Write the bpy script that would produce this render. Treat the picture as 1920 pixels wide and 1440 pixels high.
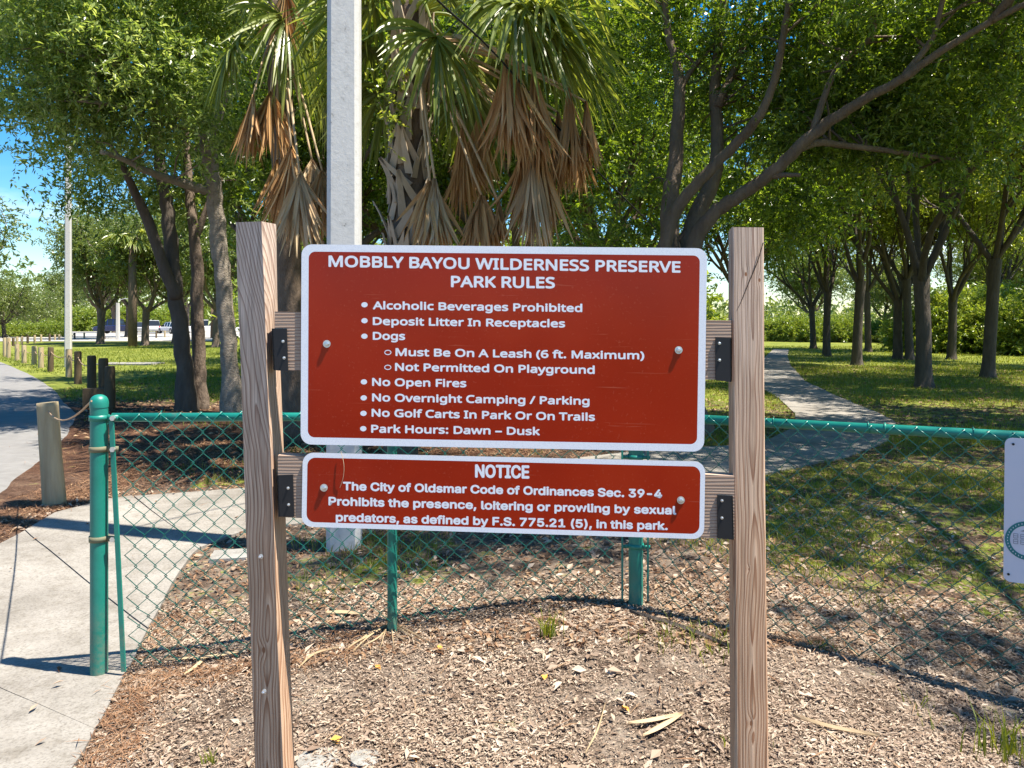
import bpy, math, random, os
import numpy as np
from math import sin, cos, tan, pi, sqrt, radians
for o in list(bpy.data.objects): bpy.data.objects.remove(o)
SC = bpy.context.scene
COL = SC.collection
# ------------------------------------------------------------------ camera, light, exposure
F = 1442.0; CX = 960.0; HY = 607.0; H = 1.32          # focal length and horizon in photograph pixels, eye height in metres
cam = bpy.data.cameras.new('camera'); cam.sensor_width = 36.0; cam.lens = 36.0*F/1920
cam.shift_y = (HY-720)/1920.0; cam.clip_start = 0.05; cam.clip_end = 2000
camo = bpy.data.objects.new('camera', cam); COL.objects.link(camo)
camo.location = (0, 0, H); camo.rotation_euler = (pi/2, 0, 0); SC.camera = camo
SUN_EL = radians(67); SUNV = (0.96, -0.28)            # horizontal direction towards the sun
sd = np.array([SUNV[0]*cos(SUN_EL), SUNV[1]*cos(SUN_EL), sin(SUN_EL)]); sd /= np.linalg.norm(sd)
sl = bpy.data.lights.new('sun', 'SUN'); sl.energy = 5.0; sl.angle = radians(0.53); sl.color = (1.0, 0.925, 0.80)
so = bpy.data.objects.new('sun', sl); COL.objects.link(so)
from mathutils import Vector, Matrix
so.rotation_euler = Vector(sd).to_track_quat('Z', 'Y').to_euler(); so.location = (5, -5, 20)
W = bpy.data.worlds.new('World'); SC.world = W; W.use_nodes = True
nt = W.node_tree; nt.nodes.clear()
def N(t, ty, **kw):
    n = t.nodes.new(ty)
    for k, v in kw.items():
        if k.startswith('i_'):
            key = k[2:]; key = int(key) if key.isdigit() else key.replace('_', ' ')
            n.inputs[key].default_value = v
        else: setattr(n, k, v)
    return n
sky = N(nt, 'ShaderNodeTexSky', sky_type='NISHITA', sun_disc=False)
sky.sun_elevation = SUN_EL; sky.sun_rotation = math.atan2(SUNV[0], SUNV[1])
sky.air_density = 1.0; sky.dust_density = 0.4; sky.ozone_density = 2.0
tc = N(nt, 'ShaderNodeTexCoord'); mp = N(nt, 'ShaderNodeMapping'); mp.inputs['Scale'].default_value = (1, 1, 3.2)
mp.inputs['Location'].default_value = (0.35, 0.1, 0.0)
nz = N(nt, 'ShaderNodeTexNoise', i_Scale=3.8, i_Detail=8.0, i_Roughness=0.56)
cr = N(nt, 'ShaderNodeValToRGB'); cr.color_ramp.elements[0].position = 0.56; cr.color_ramp.elements[1].position = 0.74
hs = N(nt, 'ShaderNodeHueSaturation', i_Saturation=1.55, i_Value=.95)
mxc = N(nt, 'ShaderNodeMix', data_type='RGBA'); mxc.inputs[7].default_value = (7.5, 7.8, 8.3, 1)
bg = N(nt, 'ShaderNodeBackground', i_Strength=0.09); wo = N(nt, 'ShaderNodeOutputWorld')
L = nt.links.new
L(tc.outputs['Generated'], mp.inputs[0]); L(mp.outputs[0], nz.inputs['Vector']); L(nz.outputs[0], cr.inputs[0])
L(sky.outputs[0], hs.inputs['Color']); L(hs.outputs[0], mxc.inputs[6]); sx_ = N(nt, 'ShaderNodeSeparateXYZ'); L(tc.outputs['Generated'], sx_.inputs[0])
mr_ = N(nt, 'ShaderNodeMapRange'); L(sx_.outputs[2], mr_.inputs[0]); mr_.inputs[1].default_value = .10; mr_.inputs[2].default_value = .17; mr_.inputs[3].default_value = 1; mr_.inputs[4].default_value = .0
mm_ = N(nt, 'ShaderNodeMath', operation='MULTIPLY'); L(cr.outputs[0], mm_.inputs[0]); L(mr_.outputs[0], mm_.inputs[1]); L(mm_.outputs[0], mxc.inputs[0])
L(mxc.outputs[2], bg.inputs[0]); L(bg.outputs[0], wo.inputs[0])
SC.view_settings.view_transform = 'Standard'; SC.view_settings.look = 'None'
SC.view_settings.exposure = 1.40; SC.view_settings.gamma = 1; SC.view_settings.use_curve_mapping = False
cy = SC.cycles; cy.max_bounces = 7; cy.diffuse_bounces = 3; cy.glossy_bounces = 2; cy.transmission_bounces = 4
cy.transparent_max_bounces = 4; cy.caustics_reflective = False; cy.caustics_refractive = False; cy.sample_clamp_indirect = 6
try: cy.use_denoising = True
except Exception: pass

# ------------------------------------------------------------------ noise, ground height, pixel helpers
rs = np.random.RandomState
_lat = rs(7).rand(256, 256)
def vnoise(x, y):
    x = np.asarray(x, float); y = np.asarray(y, float)
    xi = np.floor(x).astype(int); yi = np.floor(y).astype(int); fx = x-xi; fy = y-yi
    fx = fx*fx*(3-2*fx); fy = fy*fy*(3-2*fy)
    g = lambda a, b: _lat[a % 256, b % 256]
    return (g(xi, yi)*(1-fx)+g(xi+1, yi)*fx)*(1-fy)+(g(xi, yi+1)*(1-fx)+g(xi+1, yi+1)*fx)*fy
def fbm(x, y, o=4):
    s = 0; a = .5; t = 0
    for i in range(o):
        s = s+a*vnoise(np.asarray(x)*2**i+17.3*i, np.asarray(y)*2**i+5.1*i); t += a; a *= .5
    return s/t
def gh(x, y):
    x = np.asarray(x, float); y = np.asarray(y, float)
    q = np.where(x < .5, (x+1.75)/2.25, (2.5-x)/2.0); q = np.clip(q, 0, 1); q = q*q*(3-2*q)*.5+q*.5
    b = .155*q*np.exp(-((y-3.3)/1.6)**2/2)
    n = .020*(fbm(x*1.7, y*1.7, 3)-.5)
    far = .10*(fbm(x*.05+9, y*.05, 2)-.5)*np.clip((y-14)/30, 0, 1)*np.clip((54-y)/8, 0, 1)
    return b+n+far
def W3(px, py, d): return np.array([(px-CX)/F*d, d, H-(py-HY)/F*d])
def G(px, py):
    z = 0.0
    for _ in range(12):
        d = F*(H-z)/max(py-HY, .5); x = (px-CX)/F*d; z = .5*z+.5*float(gh(x, d))
    return np.array([x, d, float(gh(x, d))])
def GD(px, d):
    x = (px-CX)/F*d; return np.array([x, d, float(gh(x, d))])

# ------------------------------------------------------------------ mesh helpers
class MB:
    def __init__(s): s.V = []; s.Q = []; s.T = []; s.n = 0
    def add(s, v, q=None, t=None):
        v = np.asarray(v, float).reshape(-1, 3); s.V.append(v)
        if q is not None and len(q): s.Q.append(np.asarray(q, int).reshape(-1, 4)+s.n)
        if t is not None and len(t): s.T.append(np.asarray(t, int).reshape(-1, 3)+s.n)
        s.n += len(v)
    def box(s, c, h, R=None):
        v = np.array([[a, b, d] for a in (-1, 1) for b in (-1, 1) for d in (-1, 1)], float)*np.asarray(h)
        if R is not None: v = v@np.asarray(R).T
        s.add(v+np.asarray(c), [[0, 1, 3, 2], [4, 6, 7, 5], [0, 4, 5, 1], [2, 3, 7, 6], [0, 2, 6, 4], [1, 5, 7, 3]])
    def hexa(s, v):
        s.add(v, [[0, 1, 3, 2], [4, 6, 7, 5], [0, 4, 5, 1], [2, 3, 7, 6], [0, 2, 6, 4], [1, 5, 7, 3]])
    def tube(s, P, r, n=8, cap=True, ph=0.0, rough=None):
        P = np.asarray(P, float); m = len(P); r = np.broadcast_to(np.asarray(r, float), (m,))
        T = np.gradient(P, axis=0); T /= np.linalg.norm(T, axis=1)[:, None]+1e-12
        u = np.cross(T[0], [0, 0, 1.]);
        if np.linalg.norm(u) < .1: u = np.cross(T[0], [1., 0, 0])
        u /= np.linalg.norm(u); rings = []
        a = np.arange(n)/n*2*pi+ph
        for i in range(m):
            u = u-T[i]*u.dot(T[i]); u /= np.linalg.norm(u)+1e-12; w = np.cross(T[i], u)
            rr = r[i] if rough is None else r[i]*(1+rough*(fbm(a*1.3+3, np.full(n, i*.35)+ph, 2)-.5)*2)
            rr = np.broadcast_to(rr, (n,))
            rings.append(P[i]+(np.cos(a)*rr)[:, None]*u+(np.sin(a)*rr)[:, None]*w)
        V = np.concatenate(rings); i = np.arange(m-1)[:, None]*n; j = np.arange(n)[None]
        q = np.stack([i+j, i+(j+1) % n, i+n+(j+1) % n, i+n+j], -1).reshape(-1, 4)
        t = []
        if cap:
            V = np.concatenate([V, P[:1], P[-1:]])
            for k in range(n):
                t.append([m*n, (k+1) % n, k]); t.append([m*n+1, (m-1)*n+k, (m-1)*n+(k+1) % n])
        s.add(V, q, t)
    def lathe(s, prof, c, n=20):
        a = np.arange(n)/n*2*pi; m = len(prof)
        V = np.concatenate([np.stack([c[0]+r*np.cos(a), c[1]+r*np.sin(a), np.full(n, c[2]+z)], 1) for r, z in prof])
        i = np.arange(m-1)[:, None]*n; j = np.arange(n)[None]
        s.add(V, np.stack([i+j, i+(j+1) % n, i+n+(j+1) % n, i+n+j], -1).reshape(-1, 4))
    def mesh(s, name, mat=None, smooth=False):
        V = np.concatenate(s.V); Q = np.concatenate(s.Q) if s.Q else np.zeros((0, 4), int); T = np.concatenate(s.T) if s.T else np.zeros((0, 3), int)
        me = bpy.data.meshes.new(name); me.vertices.add(len(V)); me.vertices.foreach_set('co', V.astype(np.float32).ravel())
        me.loops.add(len(Q)*4+len(T)*3); me.loops.foreach_set('vertex_index', np.concatenate([Q.ravel(), T.ravel()]).astype(np.int32))
        me.polygons.add(len(Q)+len(T))
        st = np.concatenate([np.arange(len(Q))*4, len(Q)*4+np.arange(len(T))*3]).astype(np.int32)
        me.polygons.foreach_set('loop_start', st)
        me.polygons.foreach_set('use_smooth', np.full(len(Q)+len(T), smooth))
        me.update(calc_edges=True)
        if mat: me.materials.append(mat)
        return me
    def obj(s, name, mat, parent=None, smooth=False, loc=None):
        if loc is not None:
            s.V = [v-np.asarray(loc) for v in s.V]
        me = s.mesh(name, mat, smooth); o = bpy.data.objects.new(name, me); COL.objects.link(o)
        if loc is not None: o.location = loc
        if parent is not None: o.parent = parent
        return o
def thing(name, label, cat, loc=(0, 0, 0), group=None, rz=0):
    o = bpy.data.objects.new(name, None); COL.objects.link(o); o.empty_display_size = .2
    o.location = loc; o.rotation_euler = (0, 0, rz); o['label'] = label; o['category'] = cat
    if group: o['group'] = group
    return o
def tag(o, label, cat, group=None, kind=None):
    o['label'] = label; o['category'] = cat
    if group: o['group'] = group
    if kind: o['kind'] = kind
    return o
def structure(o): o['kind'] = 'structure'; return o
def stuff(o): o['kind'] = 'stuff'; return o
def dup(root, loc, rz=0, sc=1, label=None, group=None):
    r = root.copy(); COL.objects.link(r); r.location = loc; r.rotation_euler = (0, 0, rz); r.scale = (sc, sc, sc) if np.isscalar(sc) else sc
    if label: r['label'] = label
    if group: r['group'] = group
    for ch in list(root.children):
        c = ch.copy(); COL.objects.link(c); c.parent = r
        for g in ch.children:
            d = g.copy(); COL.objects.link(d); d.parent = c
    return r
def loc_of(o): return np.array(o.location)

# ------------------------------------------------------------------ materials
def newmat(name):
    m = bpy.data.materials.new(name); m.use_nodes = True; t = m.node_tree
    b = t.nodes['Principled BSDF']; return m, t, b
def ramp(t, cols, pos=None):
    n = t.nodes.new('ShaderNodeValToRGB'); e = n.color_ramp.elements
    pos = pos or [i/(len(cols)-1) for i in range(len(cols))]
    while len(e) < len(cols): e.new(.5)
    for i, (c, p) in enumerate(zip(cols, pos)): e[i].position = p; e[i].color = (*c, 1)
    return n
def mat_noise(name, cols, scale, rough=.8, bump=.3, bscale=None, stretch=(1, 1, 1), spec=.3, detail=6, metallic=0, pos=None, bdist=.01):
    m, t, b = newmat(name); l = t.links.new
    tcn = N(t, 'ShaderNodeTexCoord'); mpn = N(t, 'ShaderNodeMapping'); mpn.inputs['Scale'].default_value = stretch
    nn = N(t, 'ShaderNodeTexNoise', i_Scale=scale, i_Detail=detail, i_Roughness=.62)
    r = ramp(t, cols, pos); l(tcn.outputs['Object'], mpn.inputs[0]); l(mpn.outputs[0], nn.inputs['Vector']); l(nn.outputs[0], r.inputs[0])
    l(r.outputs[0], b.inputs['Base Color']); b.inputs['Roughness'].default_value = rough; b.inputs['Metallic'].default_value = metallic
    b.inputs['Specular IOR Level'].default_value = spec
    if bump:
        n2 = N(t, 'ShaderNodeTexNoise', i_Scale=bscale or scale*3, i_Detail=6.0, i_Roughness=.65); l(mpn.outputs[0], n2.inputs['Vector'])
        bp = N(t, 'ShaderNodeBump', i_Strength=bump, i_Distance=bdist); l(n2.outputs[0], bp.inputs['Height']); l(bp.outputs[0], b.inputs['Normal'])
    return m
def mat_leaf(name, cols, trans=.35, tcol=None, rough=.33, spec=.6, var=1.5):
    m, t, b = newmat(name); l = t.links.new
    g = N(t, 'ShaderNodeNewGeometry'); r = ramp(t, cols); 
    tcn = N(t, 'ShaderNodeTexCoord'); nn = N(t, 'ShaderNodeTexNoise', i_Scale=var, i_Detail=2.0)
    l(tcn.outputs['Object'], nn.inputs['Vector'])
    mx = N(t, 'ShaderNodeMath', operation='MULTIPLY_ADD'); mx.inputs[1].default_value = .55
    m2 = N(t, 'ShaderNodeMath', operation='MULTIPLY'); m2.inputs[1].default_value = .45
    l(nn.outputs[0], m2.inputs[0]); l(g.outputs['Random Per Island'], mx.inputs[0]); l(m2.outputs[0], mx.inputs[2])
    l(mx.outputs[0], r.inputs[0]); l(r.outputs[0], b.inputs['Base Color'])
    b.inputs['Roughness'].default_value = rough; b.inputs['Specular IOR Level'].default_value = spec
    if trans:
        tr = N(t, 'ShaderNodeBsdfTranslucent'); ms = N(t, 'ShaderNodeMixShader'); ms.inputs[0].default_value = trans
        hv = N(t, 'ShaderNodeHueSaturation', i_Hue=.478, i_Saturation=1.15, i_Value=tcol or 2.1)
        l(r.outputs[0], hv.inputs['Color']); l(hv.outputs[0], tr.inputs[0])
        l(b.outputs[0], ms.inputs[1]); l(tr.outputs[0], ms.inputs[2]); l(ms.outputs[0], t.nodes['Material Output'].inputs[0])
    return m
M = {}
M['oak_leaf'] = mat_leaf('oak leaves', [(.03, .06, .012), (.10, .16, .034), (.23, .30, .08), (.46, .49, .25)], .42, 2.5)
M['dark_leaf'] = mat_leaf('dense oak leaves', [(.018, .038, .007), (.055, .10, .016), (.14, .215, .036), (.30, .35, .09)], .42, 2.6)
M['grove_leaf'] = mat_leaf('grove oak leaves', [(.03, .05, .01), (.085, .125, .02), (.18, .225, .042), (.34, .34, .10)], .42, 2.5)
M['far_leaf'] = mat_leaf('distant leaves', [(.055, .09, .022), (.10, .145, .034), (.15, .195, .05), (.22, .25, .08)], .35, 2.0, var=.5)
M['bush_leaf'] = mat_leaf('shrub leaves', [(.075, .125, .022), (.14, .21, .035), (.23, .29, .06), (.35, .34, .10)], .40, 2.1, var=.8)
M['palm_green'] = mat_leaf('green palm leaflets', [(.05, .085, .02), (.12, .165, .035), (.22, .26, .06), (.40, .42, .16)], .38, 2.2, rough=.36, var=2)
M['palm_dead'] = mat_leaf('dead palm leaflets', [(.22, .10, .032), (.40, .22, .085), (.56, .36, .16), (.72, .54, .31)], .20, 1.3, rough=.6, spec=.25, var=3)
M['palm_pale'] = mat_leaf('pale dead palm leaflets', [(.30, .19, .09), (.44, .31, .17), (.58, .45, .28), (.70, .58, .41)], .22, 1.3, rough=.6, spec=.25, var=3)
M['litter'] = mat_leaf('dry leaf litter', [(.075, .045, .030), (.16, .105, .072), (.27, .195, .14), (.37, .285, .21), (.50, .41, .32), (.64, .57, .48)], .12, 1.2, rough=.62, spec=.25, var=2.2)
M['litter_dark'] = mat_leaf('brown leaf litter', [(.06, .028, .015), (.13, .065, .034), (.22, .125, .07), (.33, .22, .13), (.46, .35, .24)], .1, 1.2, rough=.62, spec=.25, var=1.4)
M['needle'] = mat_leaf('red pine needles', [(.09, .045, .024), (.16, .08, .042), (.25, .14, .075), (.36, .24, .15)], 0, rough=.6, spec=.2, var=3)
M['grass'] = mat_leaf('grass blades', [(.06, .095, .012), (.12, .16, .02), (.20, .23, .035), (.36, .33, .11)], .35, 2.0, rough=.5, spec=.3, var=1.2)
M['bark_pale'] = mat_noise('pale bark', [(.09, .075, .058), (.21, .175, .14), (.33, .285, .235), (.40, .36, .31)], 9, .9, 1.0, 30, (1.0, 1.0, 1.6), .2, bdist=.03)
M['bark_dark'] = mat_noise('dark bark', [(.045, .036, .030), (.095, .078, .064), (.17, .14, .115)], 9, .92, 1.0, 26, (1, 1, .32), .2, bdist=.03)
M['bark_brown'] = mat_noise('brown bark', [(.07, .052, .040), (.15, .113, .086), (.26, .205, .16)], 8, .92, .9, 24, (1, 1, .4), .2, bdist=.04)
M['twig'] = mat_noise('twigs', [(.14, .11, .085), (.28, .23, .18)], 9, .9, 0)
M['boot'] = mat_noise('palm boots', [(.20, .155, .11), (.38, .30, .215), (.56, .47, .36)], 9, .85, .7, 40, (1, 1, .3), .2, bdist=.006)
M['palm_trunk'] = mat_noise('palm trunk', [(.07, .05, .035), (.15, .11, .08), (.24, .18, .13)], 14, .92, 1.0, 40, (1, 1, .5), .2, bdist=.02)
M['asphalt'] = mat_noise('asphalt', [(.13, .125, .12), (.185, .18, .175), (.25, .245, .24)], 6, .9, .6, 160, spec=.25, bdist=.006)
M['lot'] = mat_noise('parking lot surface', [(.30, .28, .25), (.40, .38, .34)], .4, .9, 0)
M['pole_concrete'] = mat_noise('pole concrete', [(.20, .19, .175), (.47, .455, .43), (.53, .515, .49), (.57, .555, .53)], 26, .75, .35, 60, spec=.3, bdist=.004, pos=[.27, .35, .5, .8])
M['plastic_black'] = mat_noise('black steel', [(.010, .010, .012), (.018, .018, .020)], 30, .55, .15, 90, spec=.35, bdist=.001)
M['zinc'] = mat_noise('zinc', [(.50, .50, .50), (.75, .75, .74)], 60, .35, .1, 200, metallic=.85, spec=.5, bdist=.001)
M['galv_old'] = mat_noise('weathered band', [(.05, .16, .13), (.16, .15, .09), (.30, .25, .17)], 22, .7, .4, 80, bdist=.002)
M['post_old'] = mat_noise('weathered bollard wood', [(.10, .07, .04), (.30, .225, .13), (.44, .36, .225), (.50, .43, .30)], 16, .9, 1.0, 40, (1, 1, .09), .2, bdist=.01)
M['post_dark'] = mat_noise('dark bollard wood', [(.045, .032, .02), (.10, .073, .045), (.17, .125, .08)], 8, .9, .7, 26, (1, 1, .15), .2, bdist=.01)
M['post_end'] = mat_noise('bollard end grain', [(.06, .05, .04), (.15, .12, .09)], 25, .95, .6, 60, bdist=.006)
M['rope'] = mat_noise('rope', [(.28, .17, .10), (.42, .30, .20)], 60, .9, .3)
M['cable'] = mat_noise('cable', [(.01, .01, .01), (.02, .02, .02)], 20, .6, 0)
M['green_paint'] = None
def green_paint():
    m, t, b = newmat('green vinyl paint'); l = t.links.new
    tcn = N(t, 'ShaderNodeTexCoord'); n1 = N(t, 'ShaderNodeTexNoise', i_Scale=9.0, i_Detail=8.0, i_Roughness=.7)
    r = ramp(t, [(.004, .115, .085), (.006, .165, .125), (.012, .20, .155), (.13, .17, .12)], [0, .42, .66, .80])
    l(tcn.outputs['Object'], n1.inputs['Vector']); l(n1.outputs[0], r.inputs[0])
    sp_ = N(t, 'ShaderNodeSeparateXYZ'); l(tcn.outputs['Object'], sp_.inputs[0]); mz_ = N(t, 'ShaderNodeMapRange'); l(sp_.outputs[2], mz_.inputs[0]); mz_.inputs[1].default_value = .30; mz_.inputs[2].default_value = .0; mz_.inputs[3].default_value = 0; mz_.inputs[4].default_value = .75
    nq_ = N(t, 'ShaderNodeTexNoise', i_Scale=24.0, i_Detail=6.0, i_Roughness=.75); l(tcn.outputs['Object'], nq_.inputs['Vector']); rq_ = ramp(t, [(0, 0, 0), (1, 1, 1)], [.42, .62]); l(nq_.outputs[0], rq_.inputs[0]); mq_ = N(t, 'ShaderNodeMath', operation='MULTIPLY'); l(mz_.outputs[0], mq_.inputs[0]); l(rq_.outputs[0], mq_.inputs[1])
    dm_ = N(t, 'ShaderNodeMix', data_type='RGBA'); l(mq_.outputs[0], dm_.inputs[0]); l(r.outputs[0], dm_.inputs[6]); dm_.inputs[7].default_value = (.20, .17, .12, 1); l(dm_.outputs[2], b.inputs['Base Color'])
    b.inputs['Roughness'].default_value = .42; b.inputs['Specular IOR Level'].default_value = .5
    n2 = N(t, 'ShaderNodeTexNoise', i_Scale=60.0, i_Detail=4.0); l(tcn.outputs['Object'], n2.inputs['Vector'])
    bp = N(t, 'ShaderNodeBump', i_Strength=.15, i_Distance=.002); l(n2.outputs[0], bp.inputs['Height']); l(bp.outputs[0], b.inputs['Normal'])
    return m
M['green_paint'] = green_paint()
m, t, b = newmat('green wire'); b.inputs['Base Color'].default_value = (.008, .15, .118, 1); b.inputs['Roughness'].default_value = .28; M['wire'] = m
m, t, b = newmat('car glass'); b.inputs['Base Color'].default_value = (.02, .025, .03, 1); b.inputs['Roughness'].default_value = .08; M['glass'] = m
m, t, b = newmat('tyre'); b.inputs['Base Color'].default_value = (.02, .02, .02, 1); b.inputs['Roughness'].default_value = .8; M['tyre'] = m
def carpaint(n, c):
    m, t, b = newmat(n); b.inputs['Base Color'].default_value = (*c, 1); b.inputs['Roughness'].default_value = .3; b.inputs['Coat Weight'].default_value = .6; return m
M['car_white'] = carpaint('white car paint', (.75, .76, .78)); M['car_blue'] = carpaint('navy car paint', (.012, .02, .08)); M['car_grey'] = carpaint('grey car paint', (.2, .21, .23))
M['lamp_red'] = carpaint('red lamp lens', (.5, .01, .02))

def wood(name, pith, tilt, knots, tint=(1, 1, 1), freq=210.0, zs=(9.0, 0.0)):
    """Growth rings about a pith line; coordinates are those of the object (metres)."""
    m, t, b = newmat(name); l = t.links.new
    tcn = N(t, 'ShaderNodeTexCoord'); sep = N(t, 'ShaderNodeSeparateXYZ'); l(tcn.outputs['Object'], sep.inputs[0])
    def mth(op, a, c=None, d=None):
        n = N(t, 'ShaderNodeMath', operation=op)
        for i, v in enumerate((a, c, d)):
            if v is None: continue
            if isinstance(v, (int, float)): n.inputs[i].default_value = v
            else: l(v, n.inputs[i])
        return n.outputs[0]
    # slow wander along the length, giving cathedral figures
    cz = N(t, 'ShaderNodeCombineXYZ'); l(mth('MULTIPLY', sep.outputs[2], 2.1), cz.inputs[2])
    cz.inputs[0].default_value = pith[0]*10
    l(mth('MULTIPLY', sep.outputs[0], .8), cz.inputs[0])
    nw = N(t, 'ShaderNodeTexNoise', i_Scale=1.0, i_Detail=2.0); l(cz.outputs[0], nw.inputs['Vector'])
    sw = N(t, 'ShaderNodeSeparateColor'); l(nw.outputs['Color'], sw.inputs[0])
    wx = mth('MULTIPLY', mth('SUBTRACT', sw.outputs[0], .5), tilt); wy = mth('MULTIPLY', mth('SUBTRACT', sw.outputs[1], .5), tilt*1.6)
    side = mth('MULTIPLY', mth('MAXIMUM', mth('SUBTRACT', sep.outputs[2], zs[0]), 0.0), zs[1])
    dx = mth('ADD', mth('ADD', mth('SUBTRACT', sep.outputs[0], pith[0]), side), wx); dy = mth('ADD', mth('SUBTRACT', sep.outputs[1], pith[1]), wy)
    r = mth('SQRT', mth('ADD', mth('MULTIPLY', dx, dx), mth('MULTIPLY', dy, dy)))
    kmask = None
    for (kx, ky, kz, s, amp) in knots:
        ex = mth('MULTIPLY', mth('SUBTRACT', sep.outputs[0], kx), 1.0); ez = mth('MULTIPLY', mth('SUBTRACT', sep.outputs[2], kz), .55)
        e2 = mth('ADD', mth('MULTIPLY', ex, ex), mth('MULTIPLY', ez, ez))
        gsn = mth('EXPONENT', mth('MULTIPLY', e2, -1/(s*s)))
        r = mth('ADD', r, mth('MULTIPLY', gsn, amp))
        k = N(t, 'ShaderNodeMapRange'); l(mth('SQRT', e2), k.inputs[0]); k.inputs[1].default_value = s*.36; k.inputs[2].default_value = s*.26; k.inputs[3].default_value = 0; k.inputs[4].default_value = 1
        front = mth('LESS_THAN', sep.outputs[1], ky+.03); km = mth('MULTIPLY', k.outputs[0], front)
        kmask = km if kmask is None else mth('MAXIMUM', kmask, km)
    nr_ = N(t, 'ShaderNodeTexNoise', i_Scale=1.0, i_Detail=3.0); cr_ = N(t, 'ShaderNodeCombineXYZ'); l(mth('MULTIPLY', r, freq*.42), cr_.inputs[0]); l(mth('MULTIPLY', sep.outputs[2], .5), cr_.inputs[1]); l(cr_.outputs[0], nr_.inputs['Vector'])
    ph = mth('FRACT', mth('ADD', mth('MULTIPLY', r, freq), mth('MULTIPLY', nr_.outputs[0], 2.6)))
    rr = ramp(t, [(.57, .395, .275), (.50, .33, .22), (.32, .17, .098), (.28, .14, .078), (.55, .38, .26)], [0, .5, .80, .93, 1])
    l(ph, rr.inputs[0])
    # fibres and broad weathering
    mpf = N(t, 'ShaderNodeMapping'); mpf.inputs['Scale'].default_value = (260, 260, 7); l(tcn.outputs['Object'], mpf.inputs[0])
    nf = N(t, 'ShaderNodeTexNoise', i_Scale=1.0, i_Detail=4.0); l(mpf.outputs[0], nf.inputs['Vector'])
    mpg = N(t, 'ShaderNodeMapping'); mpg.inputs['Scale'].default_value = (9, 9, 2.2); l(tcn.outputs['Object'], mpg.inputs[0])
    ng = N(t, 'ShaderNodeTexNoise', i_Scale=1.0, i_Detail=5.0); l(mpg.outputs[0], ng.inputs['Vector'])
    rf = ramp(t, [(.66, .63, .60), (1.15, 1.14, 1.12)], [.3, .66]); l(nf.outputs[0], rf.inputs[0])
    m1 = N(t, 'ShaderNodeMix', data_type='RGBA', blend_type='MULTIPLY'); m1.inputs[0].default_value = 1; l(rr.outputs[0], m1.inputs[6]); l(rf.outputs[0], m1.inputs[7])
    # grey sun-bleach patches (the upper ends are greyer)
    zg = N(t, 'ShaderNodeMapRange'); l(sep.outputs[2], zg.inputs[0]); zg.inputs[1].default_value = .7; zg.inputs[2].default_value = 1.5; zg.inputs[3].default_value = .0; zg.inputs[4].default_value = .50
    m2 = N(t, 'ShaderNodeMix', data_type='RGBA'); l(m1.outputs[2], m2.inputs[6])
    hv = N(t, 'ShaderNodeHueSaturation', i_Saturation=.38, i_Value=1.08); l(m1.outputs[2], hv.inputs['Color']); l(hv.outputs[0], m2.inputs[7])
    l(mth('MULTIPLY', zg.outputs[0], mth('ADD', ng.outputs[0], .5)), m2.inputs[0]); m2.clamp_factor = True
    m3 = N(t, 'ShaderNodeMix', data_type='RGBA', blend_type='MULTIPLY'); m3.inputs[0].default_value = 1; l(m2.outputs[2], m3.inputs[6]); m3.inputs[7].default_value = (*tint, 1)
    out = m3.outputs[2]
    if kmask is not None:
        m4 = N(t, 'ShaderNodeMix', data_type='RGBA'); l(kmask, m4.inputs[0]); l(out, m4.inputs[6]); m4.inputs[7].default_value = (.24, .11, .055, 1); out = m4.outputs[2]
    l(out, b.inputs['Base Color']); b.inputs['Roughness'].default_value = .78; b.inputs['Specular IOR Level'].default_value = .25
    bp = N(t, 'ShaderNodeBump', i_Strength=.5, i_Distance=.0015)
    l(mth('ADD', nf.outputs[0], mth('MULTIPLY', ph, -.5)), bp.inputs['Height']); l(bp.outputs[0], b.inputs['Normal'])
    return m

def concrete(name, cols, stain=.25):
    m, t, b = newmat(name); l = t.links.new
    tcn = N(t, 'ShaderNodeTexCoord'); n1 = N(t, 'ShaderNodeTexNoise', i_Scale=1.6, i_Detail=8.0, i_Roughness=.65); n2 = N(t, 'ShaderNodeTexNoise', i_Scale=90.0, i_Detail=4.0, i_Roughness=.7)
    n3 = N(t, 'ShaderNodeTexNoise', i_Scale=14.0, i_Detail=6.0, i_Roughness=.7)
    for n in (n1, n2, n3): l(tcn.outputs['Object'], n.inputs['Vector'])
    r = ramp(t, cols, [.3, .5, .72]); l(n1.outputs[0], r.inputs[0])
    r2 = ramp(t, [(.55, .53, .50), (1.0, 1.0, 1.0), (1.18, 1.17, 1.15)], [.32, .5, .72]); l(n2.outputs[0], r2.inputs[0])
    r3 = ramp(t, [(.66, .63, .58), (1, 1, 1)], [.30, .52]); l(n3.outputs[0], r3.inputs[0])
    a = N(t, 'ShaderNodeMix', data_type='RGBA', blend_type='MULTIPLY'); a.inputs[0].default_value = .8; l(r.outputs[0], a.inputs[6]); l(r2.outputs[0], a.inputs[7])
    c = N(t, 'ShaderNodeMix', data_type='RGBA', blend_type='MULTIPLY'); c.inputs[0].default_value = .7; l(a.outputs[2], c.inputs[6]); l(r3.outputs[0], c.inputs[7])
    l(c.outputs[2], b.inputs['Base Color']); b.inputs['Roughness'].default_value = .88; b.inputs['Specular IOR Level'].default_value = .25
    bp = N(t, 'ShaderNodeBump', i_Strength=.6, i_Distance=.003); l(n2.outputs[0], bp.inputs['Height']); l(bp.outputs[0], b.inputs['Normal'])
    return m
M['walk'] = concrete('sidewalk concrete', [(.165, .150, .130), (.24, .222, .197), (.31, .29, .26)])
M['footing'] = concrete('footing concrete', [(.20, .19, .175), (.26, .25, .23), (.31, .295, .275)])

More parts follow.
